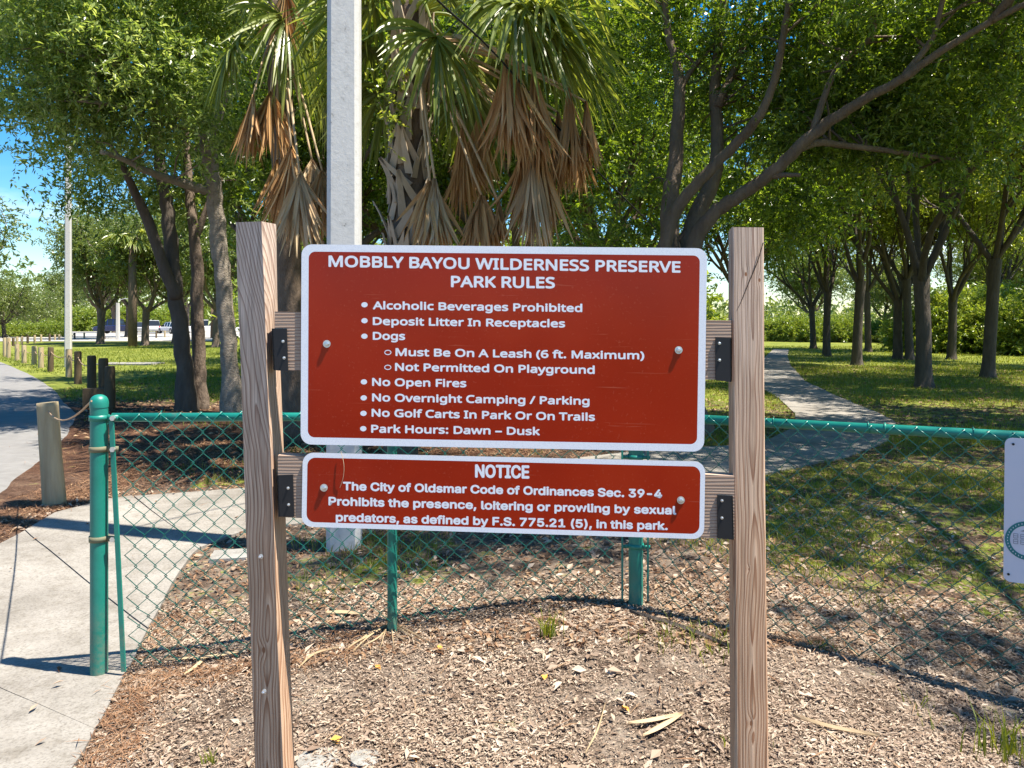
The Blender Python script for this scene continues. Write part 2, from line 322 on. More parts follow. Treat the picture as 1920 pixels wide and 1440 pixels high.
def ground_mat():
    m, t, b = newmat('ground'); l = t.links.new
    at = N(t, 'ShaderNodeAttribute', attribute_name='grass'); ar = N(t, 'ShaderNodeAttribute', attribute_name='red')
    tcn = N(t, 'ShaderNodeTexCoord')
    n1 = N(t, 'ShaderNodeTexNoise', i_Scale=1.1, i_Detail=9.0, i_Roughness=.68); n2 = N(t, 'ShaderNodeTexNoise', i_Scale=42.0, i_Detail=5.0, i_Roughness=.7)
    n3 = N(t, 'ShaderNodeTexNoise', i_Scale=5.0, i_Detail=7.0, i_Roughness=.7); vo = N(t, 'ShaderNodeTexVoronoi', i_Scale=70.0)
    for n in (n1, n2, n3, vo): l(tcn.outputs['Object'], n.inputs['Vector'])
    soil = ramp(t, [(.045, .028, .020), (.11, .078, .060), (.21, .165, .135), (.34, .29, .25)], [.3, .45, .58, .72]); l(n3.outputs[0], soil.inputs[0])
    red = ramp(t, [(.035, .018, .012), (.085, .042, .026), (.17, .095, .058)], [.3, .5, .75]); l(n3.outputs[0], red.inputs[0])
    a = N(t, 'ShaderNodeMix', data_type='RGBA'); l(ar.outputs['Fac'], a.inputs[0]); l(soil.outputs[0], a.inputs[6]); l(red.outputs[0], a.inputs[7])
    gr = ramp(t, [(.075, .10, .018), (.14, .17, .026), (.22, .235, .045), (.34, .29, .12)], [.28, .45, .6, .78]); l(n1.outputs[0], gr.inputs[0])
    gm = N(t, 'ShaderNodeMix', data_type='RGBA', blend_type='MULTIPLY'); gm.inputs[0].default_value = .8
    g2 = ramp(t, [(.5, .5, .45), (1.25, 1.25, 1.2)], [.3, .7]); l(n2.outputs[0], g2.inputs[0]); l(gr.outputs[0], gm.inputs[6]); l(g2.outputs[0], gm.inputs[7])
    sm = N(t, 'ShaderNodeMix', data_type='RGBA', blend_type='MULTIPLY'); sm.inputs[0].default_value = .9; l(a.outputs[2], sm.inputs[6]); l(g2.outputs[0], sm.inputs[7])
    ad = N(t, 'ShaderNodeMath', operation='ADD'); l(at.outputs['Fac'], ad.inputs[0])
    s2 = N(t, 'ShaderNodeMapRange'); l(n3.outputs[0], s2.inputs[0]); s2.inputs[1].default_value = .3; s2.inputs[2].default_value = .7; s2.inputs[3].default_value = -.55; s2.inputs[4].default_value = .5
    l(s2.outputs[0], ad.inputs[1])
    st = N(t, 'ShaderNodeMapRange'); l(ad.outputs[0], st.inputs[0]); st.inputs[1].default_value = .35; st.inputs[2].default_value = .6
    mx = N(t, 'ShaderNodeMix', data_type='RGBA'); l(st.outputs[0], mx.inputs[0]); l(sm.outputs[2], mx.inputs[6]); l(gm.outputs[2], mx.inputs[7])
    l(mx.outputs[2], b.inputs['Base Color']); b.inputs['Roughness'].default_value = .95; b.inputs['Specular IOR Level'].default_value = .15
    bp = N(t, 'ShaderNodeBump', i_Strength=.9, i_Distance=.02); l(n2.outputs[0], bp.inputs['Height']); l(bp.outputs[0], b.inputs['Normal'])
    return m
M['ground'] = ground_mat()

# ------------------------------------------------------------------ layout curves (world metres)
WL = np.array([(-3.0, -3), (-3.0, 1.5), (-3.0, 3.2), (-3.02, 4.4), (-3.15, 5.3), (-2.97, 5.78), (-2.1, 6.1), (0, 7.0), (1.3, 7.9), (2.5, 8.35), (2.95, 8.75), (3.5, 9.6), (4.1, 11.1), (4.7, 13.6), (5.1, 15.8), (6.3, 19.5), (8.2, 25.5), (10.6, 32), (13.6, 40)])
WR = np.array([(-1.12, -3), (-1.18, 1.5), (-1.30, 2.35), (-1.42, 2.80), (-1.66, 3.7), (-1.84, 4.45), (-1.70, 4.85), (0, 5.6), (1.3, 6.35), (2.2, 6.7), (3.3, 7.6), (4.15, 8.5), (5.15, 10.3), (5.5, 12), (5.85, 13.8), (6.7, 17.6), (8.8, 24.3), (11.1, 31), (14.4, 40)])
ROAD = np.array([(-3.6, -30), (-3.55, 0), (-3.5, 3), (-3.72, 5.3), (-4.1, 6.6), (-4.65, 7.8), (-5.1, 8.9), (-6.3, 11.3), (-7.5, 13), (-9.2, 15.6), (-12.3, 19.8), (-18.4, 27.6), (-27, 37), (-42, 48), (-70, 60)])
def inpoly(x, y, P):
    x = np.asarray(x); y = np.asarray(y); c = np.zeros(x.shape, bool); n = len(P)
    for i in range(n):
        x1, y1 = P[i]; x2, y2 = P[i-1]
        if y1 == y2: continue
        k = ((y1 > y) != (y2 > y)) & (x < (x2-x1)*(y-y1)/(y2-y1)+x1); c ^= k
    return c
WALK_POLY = np.concatenate([WL, WR[::-1]]); ROAD_POLY = np.concatenate([ROAD, [(-200, 60), (-200, -30)]])
def on_hard(x, y): return inpoly(x, y, WALK_POLY) | inpoly(x, y, ROAD_POLY)
FL = (-1.53, 2.85); FT = (.515, 3.2); FR = (3.3, 1.82)
def fence_y(x): return np.where(x < FT[0], FL[1]+(x-FL[0])*(FT[1]-FL[1])/(FT[0]-FL[0]), FT[1]+(x-FT[0])*(FR[1]-FT[1])/(FR[0]-FT[0]))
def sstep(a, b, v): v = np.clip((v-a)/(b-a), 0, 1); return v*v*(3-2*v)
def grass_amt(x, y):
    x = np.asarray(x, float); y = np.asarray(y, float); fy = fence_y(x); beyond = sstep(-.1, .5, y-fy)
    right = sstep(.7, 1.7, x-.10*np.minimum(y, 12)+.3)
    g = beyond*(.08+.46*right*sstep(.1, 1.6, y-fy))
    g = g+.45*sstep(1.4, 2.4, x)*(1-beyond)*sstep(2.6, 2.1, y)
    lawn_l = sstep(10.8, 14.5, y+.10*x)
    g = np.maximum(g, .95*lawn_l*np.ones_like(x))
    # strip of grass on the far side of the left walk
    g = np.maximum(g, .55*np.exp(-((y-6.55-.35*(x+2))/.28)**2)*(x < -.2)*(x > -2.6))
    g = g+.34*np.exp(-((x+.7)/.8)**2-((y-4.0)/.6)**2)*beyond
    mul = np.exp(-((x-6)/7)**2-((y-26)/9)**2)
    return np.clip(g-.25*mul*(x > 2), 0, 1)
def red_amt(x, y):
    x = np.asarray(x, float); y = np.asarray(y, float)
    r = sstep(5.6, 7.0, y)*sstep(13.5, 10.0, y+.2*x)*sstep(2.0, -.5, x)
    r = np.maximum(r, .8*sstep(-2.9, -3.2, x)*(y > 3)*(y < 9))
    return np.clip(r, 0, 1)

# ------------------------------------------------------------------ ground
ax = np.unique(np.concatenate([np.array([-260, -200, -150, -110, -80, -60, -45, -35, -28]), np.arange(-22, -6, .5), np.arange(-6, 7, .09), np.arange(7, 24, .5), np.array([28, 35, 45, 60, 80, 110, 150, 200, 260])]))
ay = np.unique(np.concatenate([np.array([-120, -60, -30, -15, -8, -4, -2, -1]), np.arange(0, 9.5, .09), np.arange(9.5, 20, .3), np.arange(20, 50, 1.2), np.array([55, 62, 70, 80, 95, 115, 140, 180, 240, 320, 420])]))
X, Y = np.meshgrid(ax, ay); Z = gh(X, Y)
mb = MB(); nx = len(ax); ny = len(ay); i = np.arange(ny-1)[:, None]*nx; j = np.arange(nx-1)[None]
mb.add(np.stack([X, Y, Z], -1), np.stack([i+j, i+j+1, i+nx+j+1, i+nx+j], -1))
go = structure(mb.obj('ground', M['ground'], smooth=True))
for nm, fn in (('grass', grass_amt), ('red', red_amt)):
    a = go.data.attributes.new(nm, 'FLOAT', 'POINT'); a.data.foreach_set('value', fn(X.ravel(), Y.ravel()).astype(np.float32))

def strip(A, B, lift, th, nw, step):
    """surface between two edge curves that follows the ground"""
    pass
def resample(P, n):
    d = np.r_[0, np.cumsum(np.linalg.norm(np.diff(P, axis=0), axis=1))]; u = np.linspace(0, d[-1], n)
    return np.stack([np.interp(u, d, P[:, k]) for k in range(2)], 1)
# sidewalk: one slab between each pair of joints
walk = thing('sidewalk', 'pale concrete sidewalk', 'sidewalk', (0, 0, 0)); structure(walk)
del walk['category']
cl = (WL+WR)/2; s_c = np.r_[0, np.cumsum(np.linalg.norm(np.diff(cl, axis=0), axis=1))]
cuts = [0.0]
u0 = 3+2.66-.3
cuts = [c for c in np.arange(.30, s_c[-1]-.8, 1.13)]
cuts = [0]+cuts+[s_c[-1]]
for k in range(len(cuts)-1):
    a, c = cuts[k]+.005, cuts[k+1]-.005
    us = np.linspace(a, c, 9 if cuts[k] < 14 else 4); nw = 13 if cuts[k] < 14 else 5
    Lp = np.stack([np.interp(us, s_c, WL[:, q]) for q in range(2)], 1); Rp = np.stack([np.interp(us, s_c, WR[:, q]) for q in range(2)], 1)
    w = np.linspace(0, 1, nw)[None, :, None]; P = Lp[:, None]*(1-w)+Rp[:, None]*w
    wob = .018*(fbm(P[..., 0]*2.3, P[..., 1]*2.3, 3)-.5); P[:, 0, 0] += wob[:, 0]; P[:, -1, 0] += 2*wob[:, -1]
    z = gh(P[..., 0], P[..., 1])+.016+.003*(k % 2)
    m_ = len(us); top = np.concatenate([P, z[..., None]], -1).reshape(-1, 3); bot = top.copy(); bot[:, 2] -= .06
    mb = MB(); i = np.arange(m_-1)[:, None]*nw; j = np.arange(nw-1)[None]
    mb.add(top, np.stack([i+j, i+j+1, i+nw+j+1, i+nw+j], -1))
    ring = list(range(nw))+[r*nw+nw-1 for r in range(1, m_)]+[(m_-1)*nw+c_ for c_ in range(nw-2, -1, -1)]+[r*nw for r in range(m_-2, 0, -1)]
    V = np.concatenate([top[ring], bot[ring]]); n_ = len(ring)
    mb.add(V, [[q, n_+q, n_+(q+1) % n_, (q+1) % n_] for q in range(n_)])
    mb.obj('slab', M['walk'], walk)
# road
Rr = resample(ROAD, 90); mb = MB(); offs = np.array([0, .15, .8, 2.5, 6.5]); T_ = np.gradient(Rr, axis=0); T_ /= np.linalg.norm(T_, axis=1)[:, None]
Nn = np.stack([-T_[:, 1], T_[:, 0]], 1); Nn = Nn*np.sign(-Nn[:, :1]+1e-9)
P = Rr[:, None]+Nn[:, None]*offs[None, :, None]; wv = .05*(fbm(Rr[:, 0]*2, Rr[:, 1]*2, 3)-.5); P[:, 0] += Nn*wv[:, None]
z = gh(P[..., 0], P[..., 1])+np.array([-.02, .022, .03, .035, .03])[None]; nw = 5; m_ = len(Rr); i = np.arange(m_-1)[:, None]*nw; j = np.arange(nw-1)[None]
mb.add(np.concatenate([P, z[..., None]], -1).reshape(-1, 3), np.stack([i+j, i+j+1, i+nw+j+1, i+nw+j], -1))
structure(mb.obj('road', M['asphalt'], smooth=True))
mb = MB()
lx = np.linspace(-100, -22, 30); V = []
for x in lx: 
    for y in (56+.03*(x+60), 126): V.append((x, y, float(gh(x, y))+.03))
mb.add(V, [[2*q, 2*q+2, 2*q+3, 2*q+1] for q in range(len(lx)-1)])
structure(mb.obj('parking_lot', M['lot']))

# ------------------------------------------------------------------ leaves and branches
def norm(a): return a/(np.linalg.norm(a, axis=-1, keepdims=True)+1e-12)
def rhomb(mb, p, d, nrm, ln, wd, fold=.25):
    """p base, d direction, nrm approx normal; arrays (n,3)"""
    s = norm(np.cross(d, nrm)); u = np.cross(s, d); ln = ln[:, None]; wd = wd[:, None]
    v = np.stack([p, p+d*ln*.45+s*wd*.5+u*wd*fold, p+d*ln-u*ln*.08, p+d*ln*.45-s*wd*.5+u*wd*fold], 1)
    n = len(p); mb.add(v.reshape(-1, 3), np.arange(n*4).reshape(-1, 4))
def leafy(mb, C, seed, nspr=6, nl=14, spr=.35, ll=.08, lw=.3, droop=.25, jit=.15, centre=None):
    r = rs(seed); n = len(C); C = np.repeat(C, nspr, 0)
    d = r.normal(size=(len(C), 3)); d[:, 2] *= .7
    if centre is not None: d += 1.1*norm(C-np.asarray(centre))
    d = norm(d); C = C+r.normal(size=C.shape)*jit; sl_ = spr*(.6+.8*r.rand(len(C)))
    t = (np.arange(nl)+.5)/nl
    C = np.repeat(C, nl, 0); dd = np.repeat(d, nl, 0); S = np.repeat(sl_, nl); T = np.tile(t, len(d))
    p = C+dd*(S*T)[:, None]; p[:, 2] -= droop*S*T*T
    dl = norm(dd*.7+r.normal(size=dd.shape)*.65); dl[:, 2] -= .15; dl = norm(dl)
    nr = norm(r.normal(size=dd.shape)*.75+np.array([0, 0, .8]))
    ln = ll*(.65+.7*r.rand(len(p))); rhomb(mb, p, dl, nr, ln, ln*lw*(.8+.4*r.rand(len(p))))
def grow(mb, tips, rg, p, d, Ln, r, lvl, maxl, nch, spread, up=.25, n=6, shrink=.62, trop=.1):
    m_ = 5; pts = [p]; dd = d.copy()
    for k in range(m_):
        dd = norm(dd+rg.normal(size=3)*.13+np.array([0, 0, trop*up])); pts.append(pts[-1]+dd*Ln/m_)
    pts = np.array(pts); rad = np.linspace(r, r*.55, m_+1)
    mb.tube(pts, rad, n, cap=False)
    if lvl >= maxl:
        for k in (2, 3, 4, 5): tips.append(pts[k])
        return
    for c in range(nch):
        tt = .35+.65*(c+1)/nch if c < nch-1 else 1.0
        idx = min(int(tt*m_), m_); q = pts[idx]; base = norm(pts[idx]-pts[idx-1])
        a = rg.rand()*2*pi; u = norm(np.cross(base, [.3, .2, 1])); w = np.cross(base, u); side = cos(a)*u+sin(a)*w
        nd = norm(base*cos(spread)+side*sin(spread)*(1 if c < nch-1 else .5)+np.array([0, 0, up*.3]))
        grow(mb, tips, rg, q, nd, Ln*(shrink+.2*rg.rand()), r*(.55 if c < nch-1 else .62), lvl+1, maxl, nch, spread, up, max(4, n-1), shrink, trop)
def trunk_pts(p0, p1, rg, n=7, wob=.04):
    t = np.linspace(0, 1, n)[:, None]; P = np.asarray(p0)*(1-t)+np.asarray(p1)*t; o = rg.normal(size=(n, 3))*wob; o[0] = 0; o[-1] = 0; o[:, 2] = 0
    return P+o
def smooth_poly(P, r, k=4):
    """Catmull-Rom through the points"""
    P = np.asarray(P, float); r = np.asarray(r, float); Q = np.vstack([2*P[0]-P[1], P, 2*P[-1]-P[-2]]); out = []; ro = []
    for i in range(len(P)-1):
        a, b_, c, d = Q[i:i+4]
        for t in np.arange(k)/k:
            out.append(.5*((2*b_)+(c-a)*t+(2*a-5*b_+4*c-d)*t*t+(3*b_-a-3*c+d)*t**3)); ro.append(r[i]*(1-t)+r[i+1]*t)
    out.append(P[-1]); ro.append(r[-1]); return np.array(out), np.array(ro)

BEHIND = []
# ---- grove oaks: three builds, copied
def oak_build(seed, fork, tr, limb, nl, leafmat, barkmat, ll=.105, nspr=7, nlf=14, spr=.5, nch=3, maxl=3, upright=.55, jit=.26, top=None):
    rg = rs(seed); mb = MB(); tips = []
    z = np.array([-.08, 0, .05, .15, .35, fork*.35, fork*.6, fork*.8, fork])
    bend = rg.normal(size=2)*.05
    P = np.stack([bend[0]*(z/fork)**2, bend[1]*(z/fork)**2, z], 1); R = tr*np.array([1.55, 1.5, 1.35, 1.18, 1.08, 1.0, .95, .97, 1.05])
    Ps, Rs = smooth_poly(P, R, 2); mb.tube(Ps, Rs, 12, cap=False, rough=.10, ph=seed)
    tb = MB(); a0 = rg.rand()*6.28
    for k in range(nl):
        a = a0+2*pi*k/nl+rg.normal()*.25; inc = upright*(.75+.5*rg.rand()); d = np.array([cos(a)*sin(inc), sin(a)*sin(inc), cos(inc)])
        st = P[-1]+np.array([0, 0, -.25*rg.rand()])
        grow(tb, tips, rg, st, d, limb*(.85+.3*rg.rand()), tr*.52, 0, maxl, nch, .62, .35, 8, .60, .35)
    tips = np.array(tips)
    lb = MB(); leafy(lb, tips, seed+5, nspr, nlf, spr, ll, .42, .25, jit)
    tm = mb.mesh('trunk', barkmat, True); bm_ = tb.mesh('limbs', barkmat, True); lm = lb.mesh('crown', leafmat)
    return tm, bm_, lm, len(tips)
def place_tree(kit, name, label, loc, rz, sc, group, cat='tree'):
    r = thing(name, label, cat, tuple(loc), group, rz); r.scale = sc if hasattr(sc, '__len__') else (sc, sc, sc)
    r.rotation_euler = (.035*sin(loc[0]*5.3), .035*sin(loc[1]*3.7+1), rz)
    for nm, me in zip(('trunk', 'limbs', 'crown'), kit[:3]):
        o = bpy.data.objects.new(nm, me); COL.objects.link(o); o.parent = r
    return r
kitA = oak_build(11, 2.5, .15, 3.1, 5, M['grove_leaf'], M['bark_dark'], nspr=5, nlf=12, spr=.6, ll=.12)
kitB = oak_build(23, 2.1, .15, 3.0, 5, M['grove_leaf'], M['bark_dark'], nspr=5, nlf=12, spr=.6, ll=.12)
kitC = oak_build(37, 2.9, .15, 2.9, 5, M['grove_leaf'], M['bark_dark'], nspr=4, nlf=12, spr=.6, ll=.12)
print('tips', kitA[3], kitB[3], kitC[3])
grove = [ # px, base y, kit, label
 (1733, 727, 1, 'nearest oak of the grove, dark trunk forking low, right of the path'),
 (1852, 708, 2, 'tall straight oak of the grove, second nearest, close to the frame edge'),
 (1606, 685, 0, 'oak with a flared dark trunk midway between path and nearest grove oak'),
 (1706, 675, 2, 'oak with greyer trunk standing just behind the nearest grove oak'),
 (1784, 674, 1, 'slim oak with a Y fork in front of the tall green shrubs'),
 (1550, 668, 0, 'slim oak second from the bend of the path'),
 (1628, 660, 2, 'thin oak just behind the flared oak, right of it'),
 (1525, 654, 1, 'oak nearest the bend of the path at the open lawn'),
 (1692, 658, 0, 'small oak leaning left in front of the pale sky gap'),
 (1872, 655, 0, 'thin oak behind the tall straight oak'),
 (1894, 646, 1, 'thin far oak among the shrubs by the right frame edge'),
]
rg0 = rs(99)
for (px, py, k, lab) in grove:
    g = G(px, py); s = 1.0+.12*(rg0.rand()-.5)
    place_tree((kitA, kitB, kitC)[k], 'oak_tree', lab, g, rg0.rand()*6.28, (s, s, s*(1.0+.1*rg0.rand())), 'oaks of the grove beyond the path')
# further grove oaks right of and behind those, partly in view
for (x, y, k, lab) in ((12.8, 13.5, 0, 'oak beyond the right frame edge whose crown hangs into the picture'), (9.6, 8.8, 1, 'near oak outside the right frame edge, only overhanging leaves in view'),
                  (17.5, 21, 2, 'oak right of the tall straight oak, mostly out of view'), (14.3, 28.5, 1, 'oak deep in the grove behind the slim forked oak'), (25, 34, 0, 'far oak by the right frame edge above the shrubs')):
    place_tree((kitA, kitB, kitC)[k], 'oak_tree', lab, (x, y, float(gh(x, y))), rg0.rand()*6.28, 1.05, 'oaks of the grove beyond the path')

for (px, d, s_, lab) in ((1665, 57, .9, 'low crowned tree behind the small left leaning oak'), (1900, 52, 1.0, 'low crowned tree behind the shrubs at the right frame edge'), (1520, 76, 1.2, 'far low crowned tree above the lawn shrubs')):
    BEHIND.append((px, d, s_, lab))
# ---- hero tree helpers
def hero(name, label, base, limbs, leafmat, barkmat, blobs, seed, ll, nspr, nl, spr, jit, twigmat=None, lw=.34, rough=.12, flare=True, thr=.40, hidden=()):
    root = thing(name, label, 'tree', tuple(base)); base = np.asarray(base); sk = []
    for li, (pts, rad) in enumerate(limbs):
        P, R = smooth_poly(pts, rad, 5); rg = rs(seed+li); P = P+rg.normal(size=P.shape)*R[:, None]*.08
        mb = MB(); mb.tube(P, R, 12 if R[0] > .08 else 8, cap=True, ph=li*1.7, rough=rough)
        mb.obj('trunk' if li == 0 or rad[0] > .1 and flare and abs(pts[0][2]-base[2]) < .3 else 'limb', barkmat, root, True, loc=base).location = (0, 0, 0)
        sk.append(P)
    sk = np.concatenate(sk); rg = rs(seed+77); C = []
    for (c, ra, n) in blobs:
        v = norm(rg.normal(size=(n, 3)))*(.35+.65*rg.rand(n, 1)**.5); C.append(np.asarray(c)+v*np.asarray(ra))
    C = np.concatenate(C)
    hid = [np.asarray(c)+norm(rg.normal(size=(n, 3)))*(.2+.8*rg.rand(n, 1)**.5)*np.asarray(ra) for c, ra, n in hidden]  # extra clumps out of view, added to cast shade
    # clumpiness: drop some where a 3-D pattern is low
    k = fbm(C[:, 0]*.8+seed, C[:, 2]*.9+C[:, 1]*.55, 3); C = C[k > thr]
    hid_n = len(hid)
    if hid: hid = np.concatenate(hid); hid = hid[fbm(hid[:, 0]*1.1+3, hid[:, 1]*1.1, 2) > .40]; C = np.concatenate([C, hid])
    if not hid_n: rg.shuffle(C)
    tw = MB(); used = np.zeros(len(sk))
    for c in C[::2]:
        if c[0] < base[0]-.2 and rg.rand() < .7: continue
        dd = np.linalg.norm(sk-c, axis=1)+np.maximum(0, sk[:, 2]-c[2])*1.5; qi = dd.argmin(); used[max(0, qi-1):qi+2] += 1; q = sk[qi]
        if dd[qi] > 1.15 or used[qi] > 3: continue
        mid = (q+c)/2+rg.normal(size=3)*.14+np.array([0, 0, .10]); m2_ = (mid+c)/2+rg.normal(size=3)*.07; P, R = smooth_poly([q, mid, m2_, c], [.017, .010, .007, .004], 3); tw.tube(P, R, 4, cap=False)
    if tw.n: q_ = tw.obj('twigs', twigmat or barkmat, root, True, loc=base); q_.location = (0, 0, 0); stuff(q_)
    lb = MB(); leafy(lb, C, seed+3, nspr, nl, spr, ll, lw, .35, jit); lb.obj('crown', leafmat, root, loc=base).location = (0, 0, 0)
    return root
def PX(pts): return [W3(*p) for p in pts]

# ---- tree A: pale oak at the left with the overhanging bright crown
gA = GD(437, 11.4)
limbsA = [([gA-np.array([0, 0, .1]), W3(433, 700, 11.4), W3(424, 600, 11.4), W3(414, 500, 11.4), W3(405, 400, 11.4), W3(397, 328, 11.3), W3(389, 262, 11.2)], [.20, .128, .124, .122, .12, .12, .115]),
  (PX([(389, 262, 11.2), (365, 215, 11.0), (348, 150, 10.8), (335, 60, 10.6), (300, -60, 10.4)]), [.10, .08, .065, .05, .04]),
  (PX([(389, 262, 11.2), (415, 200, 11.3), (440, 120, 11.4), (470, 20, 11.4), (480, -120, 11.4)]), [.09, .075, .06, .05, .04]),
  (PX([(396, 362, 11.35), (362, 350, 11.1), (325, 338, 10.8), (280, 322, 10.4), (235, 300, 10.0), (190, 285, 9.6)]), [.075, .07, .06, .05, .04, .028]),
  ([W3(470, 20, 11.4), (-2.4, 10.4, 6.9), (-1.0, 9.3, 7.1), (.9, 7.9, 7.0)], [.05, .045, .035, .02]),
  (PX([(352, 170, 10.8), (290, 140, 10.3), (220, 120, 9.8), (130, 100, 9.3)]), [.06, .045, .035, .02]),
  (PX([(360, 240, 11.0), (300, 230, 10.5), (230, 200, 10), (160, 190, 9.4)]), [.05, .04, .03, .02])]
blobsA = [(W3(180, 120, 9.6), (1.5, 1.2, .95), 110), (W3(330, 60, 10.0), (1.4, 1.2, .9), 100), (W3(100, 210, 9.4), (.95, 1.1, .55), 42), (W3(270, 220, 9.8), (1.25, 1.1, .6), 70),
          (W3(400, 130, 9.9), (.8, .9, .7), 46), (W3(70, 90, 9.4), (1.1, 1.2, .8), 55), (W3(160, 290, 9.6), (.75, .8, .22), 26), (W3(310, -80, 10), (2.6, 1.7, .9), 130), (W3(100, -60, 9.6), (1.6, 1.7, .8), 80),
          (W3(300, 340, 12.5), (1.3, 1.1, .55), 60), (W3(420, -40, 10.3), (1.0, 1, .9), 45), ((-1.0, 9.3, 7.0), (2.0, 1.5, .5), 170), ((.9, 7.9, 7.0), (1.6, 1.1, .4), 80), (W3(200, 60, 12.0), (1.9, 1.4, .9), 100), (W3(90, 180, 12.2), (1.2, 1.2, .5), 40)]  # clumps at fixed coordinates are unseen, added overhead to shade the mulch
hero('oak_tree', 'large pale barked oak with bright leaves overhanging the road at upper left', gA, limbsA, M['oak_leaf'], M['bark_pale'], blobsA, 5, .082, 9, 14, .34, .16, M['twig'])
# ---- dark clump of trunks left of it
def slim(name, label, pts, rad, bark, blobs, seed, leafmat=None, extra=()):
    base = np.array(pts[0]); base[2] = float(gh(base[0], base[1]))
    return hero(name, label, base, [(pts, rad)]+list(extra), leafmat or M['dark_leaf'], bark, blobs, seed, .10, 7, 12, .40, .2)
g = GD(352, 11.7)
slim('oak_tree', 'dark twin-stemmed oak leaning left beside the pale barked oak', [g-np.array([0, 0, .1]), W3(347, 700, 11.7), W3(336, 600, 11.7), W3(326, 525, 11.7), W3(316, 400, 11.8), W3(303, 330, 11.8), W3(290, 200, 12), W3(285, 60, 12)], [.20, .13, .125, .115, .10, .09, .07, .05], M['bark_dark'],
     [(W3(250, 250, 12.3), (1.7, 1.2, .8), 70), (W3(300, 60, 12.5), (2, 1.3, 1.2), 90), (W3(205, 360, 12.6), (.8, .8, .35), 26)], 41,
     extra=[(PX([(330, 560, 11.65), (308, 500, 11.5), (277, 412, 11.3), (251, 357, 11.1), (225, 300, 10.9)]), [.10, .085, .075, .06, .04])])
g = GD(376, 12.0)
slim('oak_tree', 'upright dark trunk between the twin-stemmed oak and the pale barked oak', [g-np.array([0, 0, .1]), W3(374, 700, 12), W3(370, 600, 12), W3(368, 480, 12), W3(362, 420, 12), W3(354, 350, 12.1), W3(345, 200, 12.3)], [.15, .10, .098, .09, .08, .07, .05], M['bark_brown'],
     [(W3(380, 330, 13.2), (1.2, 1.0, .7), 60), (W3(440, 200, 13.2), (1.4, 1, 1.2), 70)], 43,
     extra=[(PX([(366, 450, 12), (386, 394, 12), (400, 340, 12.2)]), [.06, .045, .03])])
# ---- tree D: big multi-stem oak behind the sign at the right
gD = GD(1272, 9.2)
limbsD = [([gD-np.array([0, 0, .1]), W3(1272, 700, 9.2), W3(1270, 560, 9.2), W3(1270, 470, 9.2)], [.40, .27, .255, .26]),
  (PX([(1250, 520, 9.1), (1247, 459, 9.05), (1275, 383, 9.0), (1322, 328, 8.9), (1373, 277, 8.8), (1417, 226, 8.6), (1446, 171, 8.5), (1461, 109, 8.4), (1475, 30, 8.3), (1490, -90, 8.2)]), [.11, .082, .072, .066, .06, .052, .045, .04, .034, .025]),
  (PX([(1290, 510, 9.1), (1304, 448, 9.05), (1337, 401, 8.95), (1377, 372, 8.8), (1439, 330, 8.6), (1493, 281, 8.4), (1548, 233, 8.2), (1621, 186, 7.9), (1694, 146, 7.6), (1749, 106, 7.4), (1858, 40, 7.0), (1980, -20, 6.6)]), [.13, .095, .082, .076, .070, .064, .058, .050, .043, .036, .030, .022]),
  (PX([(1262, 520, 9.3), (1256, 440, 9.4), (1258, 365, 9.5), (1268, 280, 9.6), (1274, 165, 9.7), (1268, 120, 9.8), (1252, 50, 9.9), (1240, -60, 10)]), [.13, .115, .10, .09, .07, .055, .045, .035]),
  (PX([(1275, 500, 9.4), (1300, 420, 9.5), (1338, 330, 9.6), (1345, 260, 9.7), (1340, 160, 9.8), (1350, 60, 9.9), (1358, -60, 10)]), [.13, .11, .09, .08, .065, .055, .045]),
  (PX([(1345, 200, 9.7), (1385, 110, 9.8), (1405, 30, 9.9), (1412, -80, 10)]), [.055, .05, .045, .035]),
  (PX([(1274, 165, 9.7), (1305, 120, 9.8), (1325, 100, 9.8), (1345, 40, 9.8)]), [.045, .035, .028, .02]),
  (PX([(1493, 281, 8.4), (1530, 268, 8.5), (1566, 270, 8.6), (1639, 279, 8.7), (1730, 292, 8.9), (1800, 300, 9.1)]), [.05, .042, .038, .034, .028, .018]),
  (PX([(1523, 250, 8.3), (1548, 175, 8.3), (1577, 120, 8.3), (1632, 69, 8.2), (1650, -10, 8.2)]), [.04, .035, .03, .026, .02]),
  (PX([(1690, 148, 7.6), (1745, 76, 7.6), (1767, 5, 7.6), (1780, -70, 7.6)]), [.035, .03, .025, .02]),
  ([W3(1858, 40, 7.0), (5.0, 6.0, 5.2), (5.1, 4.2, 5.8), (4.6, 2.2, 6.1), (4.2, 1.2, 6.2)], [.036, .05, .04, .028, .015]), ([(5.0, 6.0, 5.2), (4.0, 5.2, 5.9), (2.8, 4.2, 6.2)], [.035, .025, .014]),  # unseen limbs added to carry the shading clumps
  (PX([(1439, 330, 8.6), (1470, 328, 8.5), (1500, 328, 8.4)]), [.04, .03, .02])]
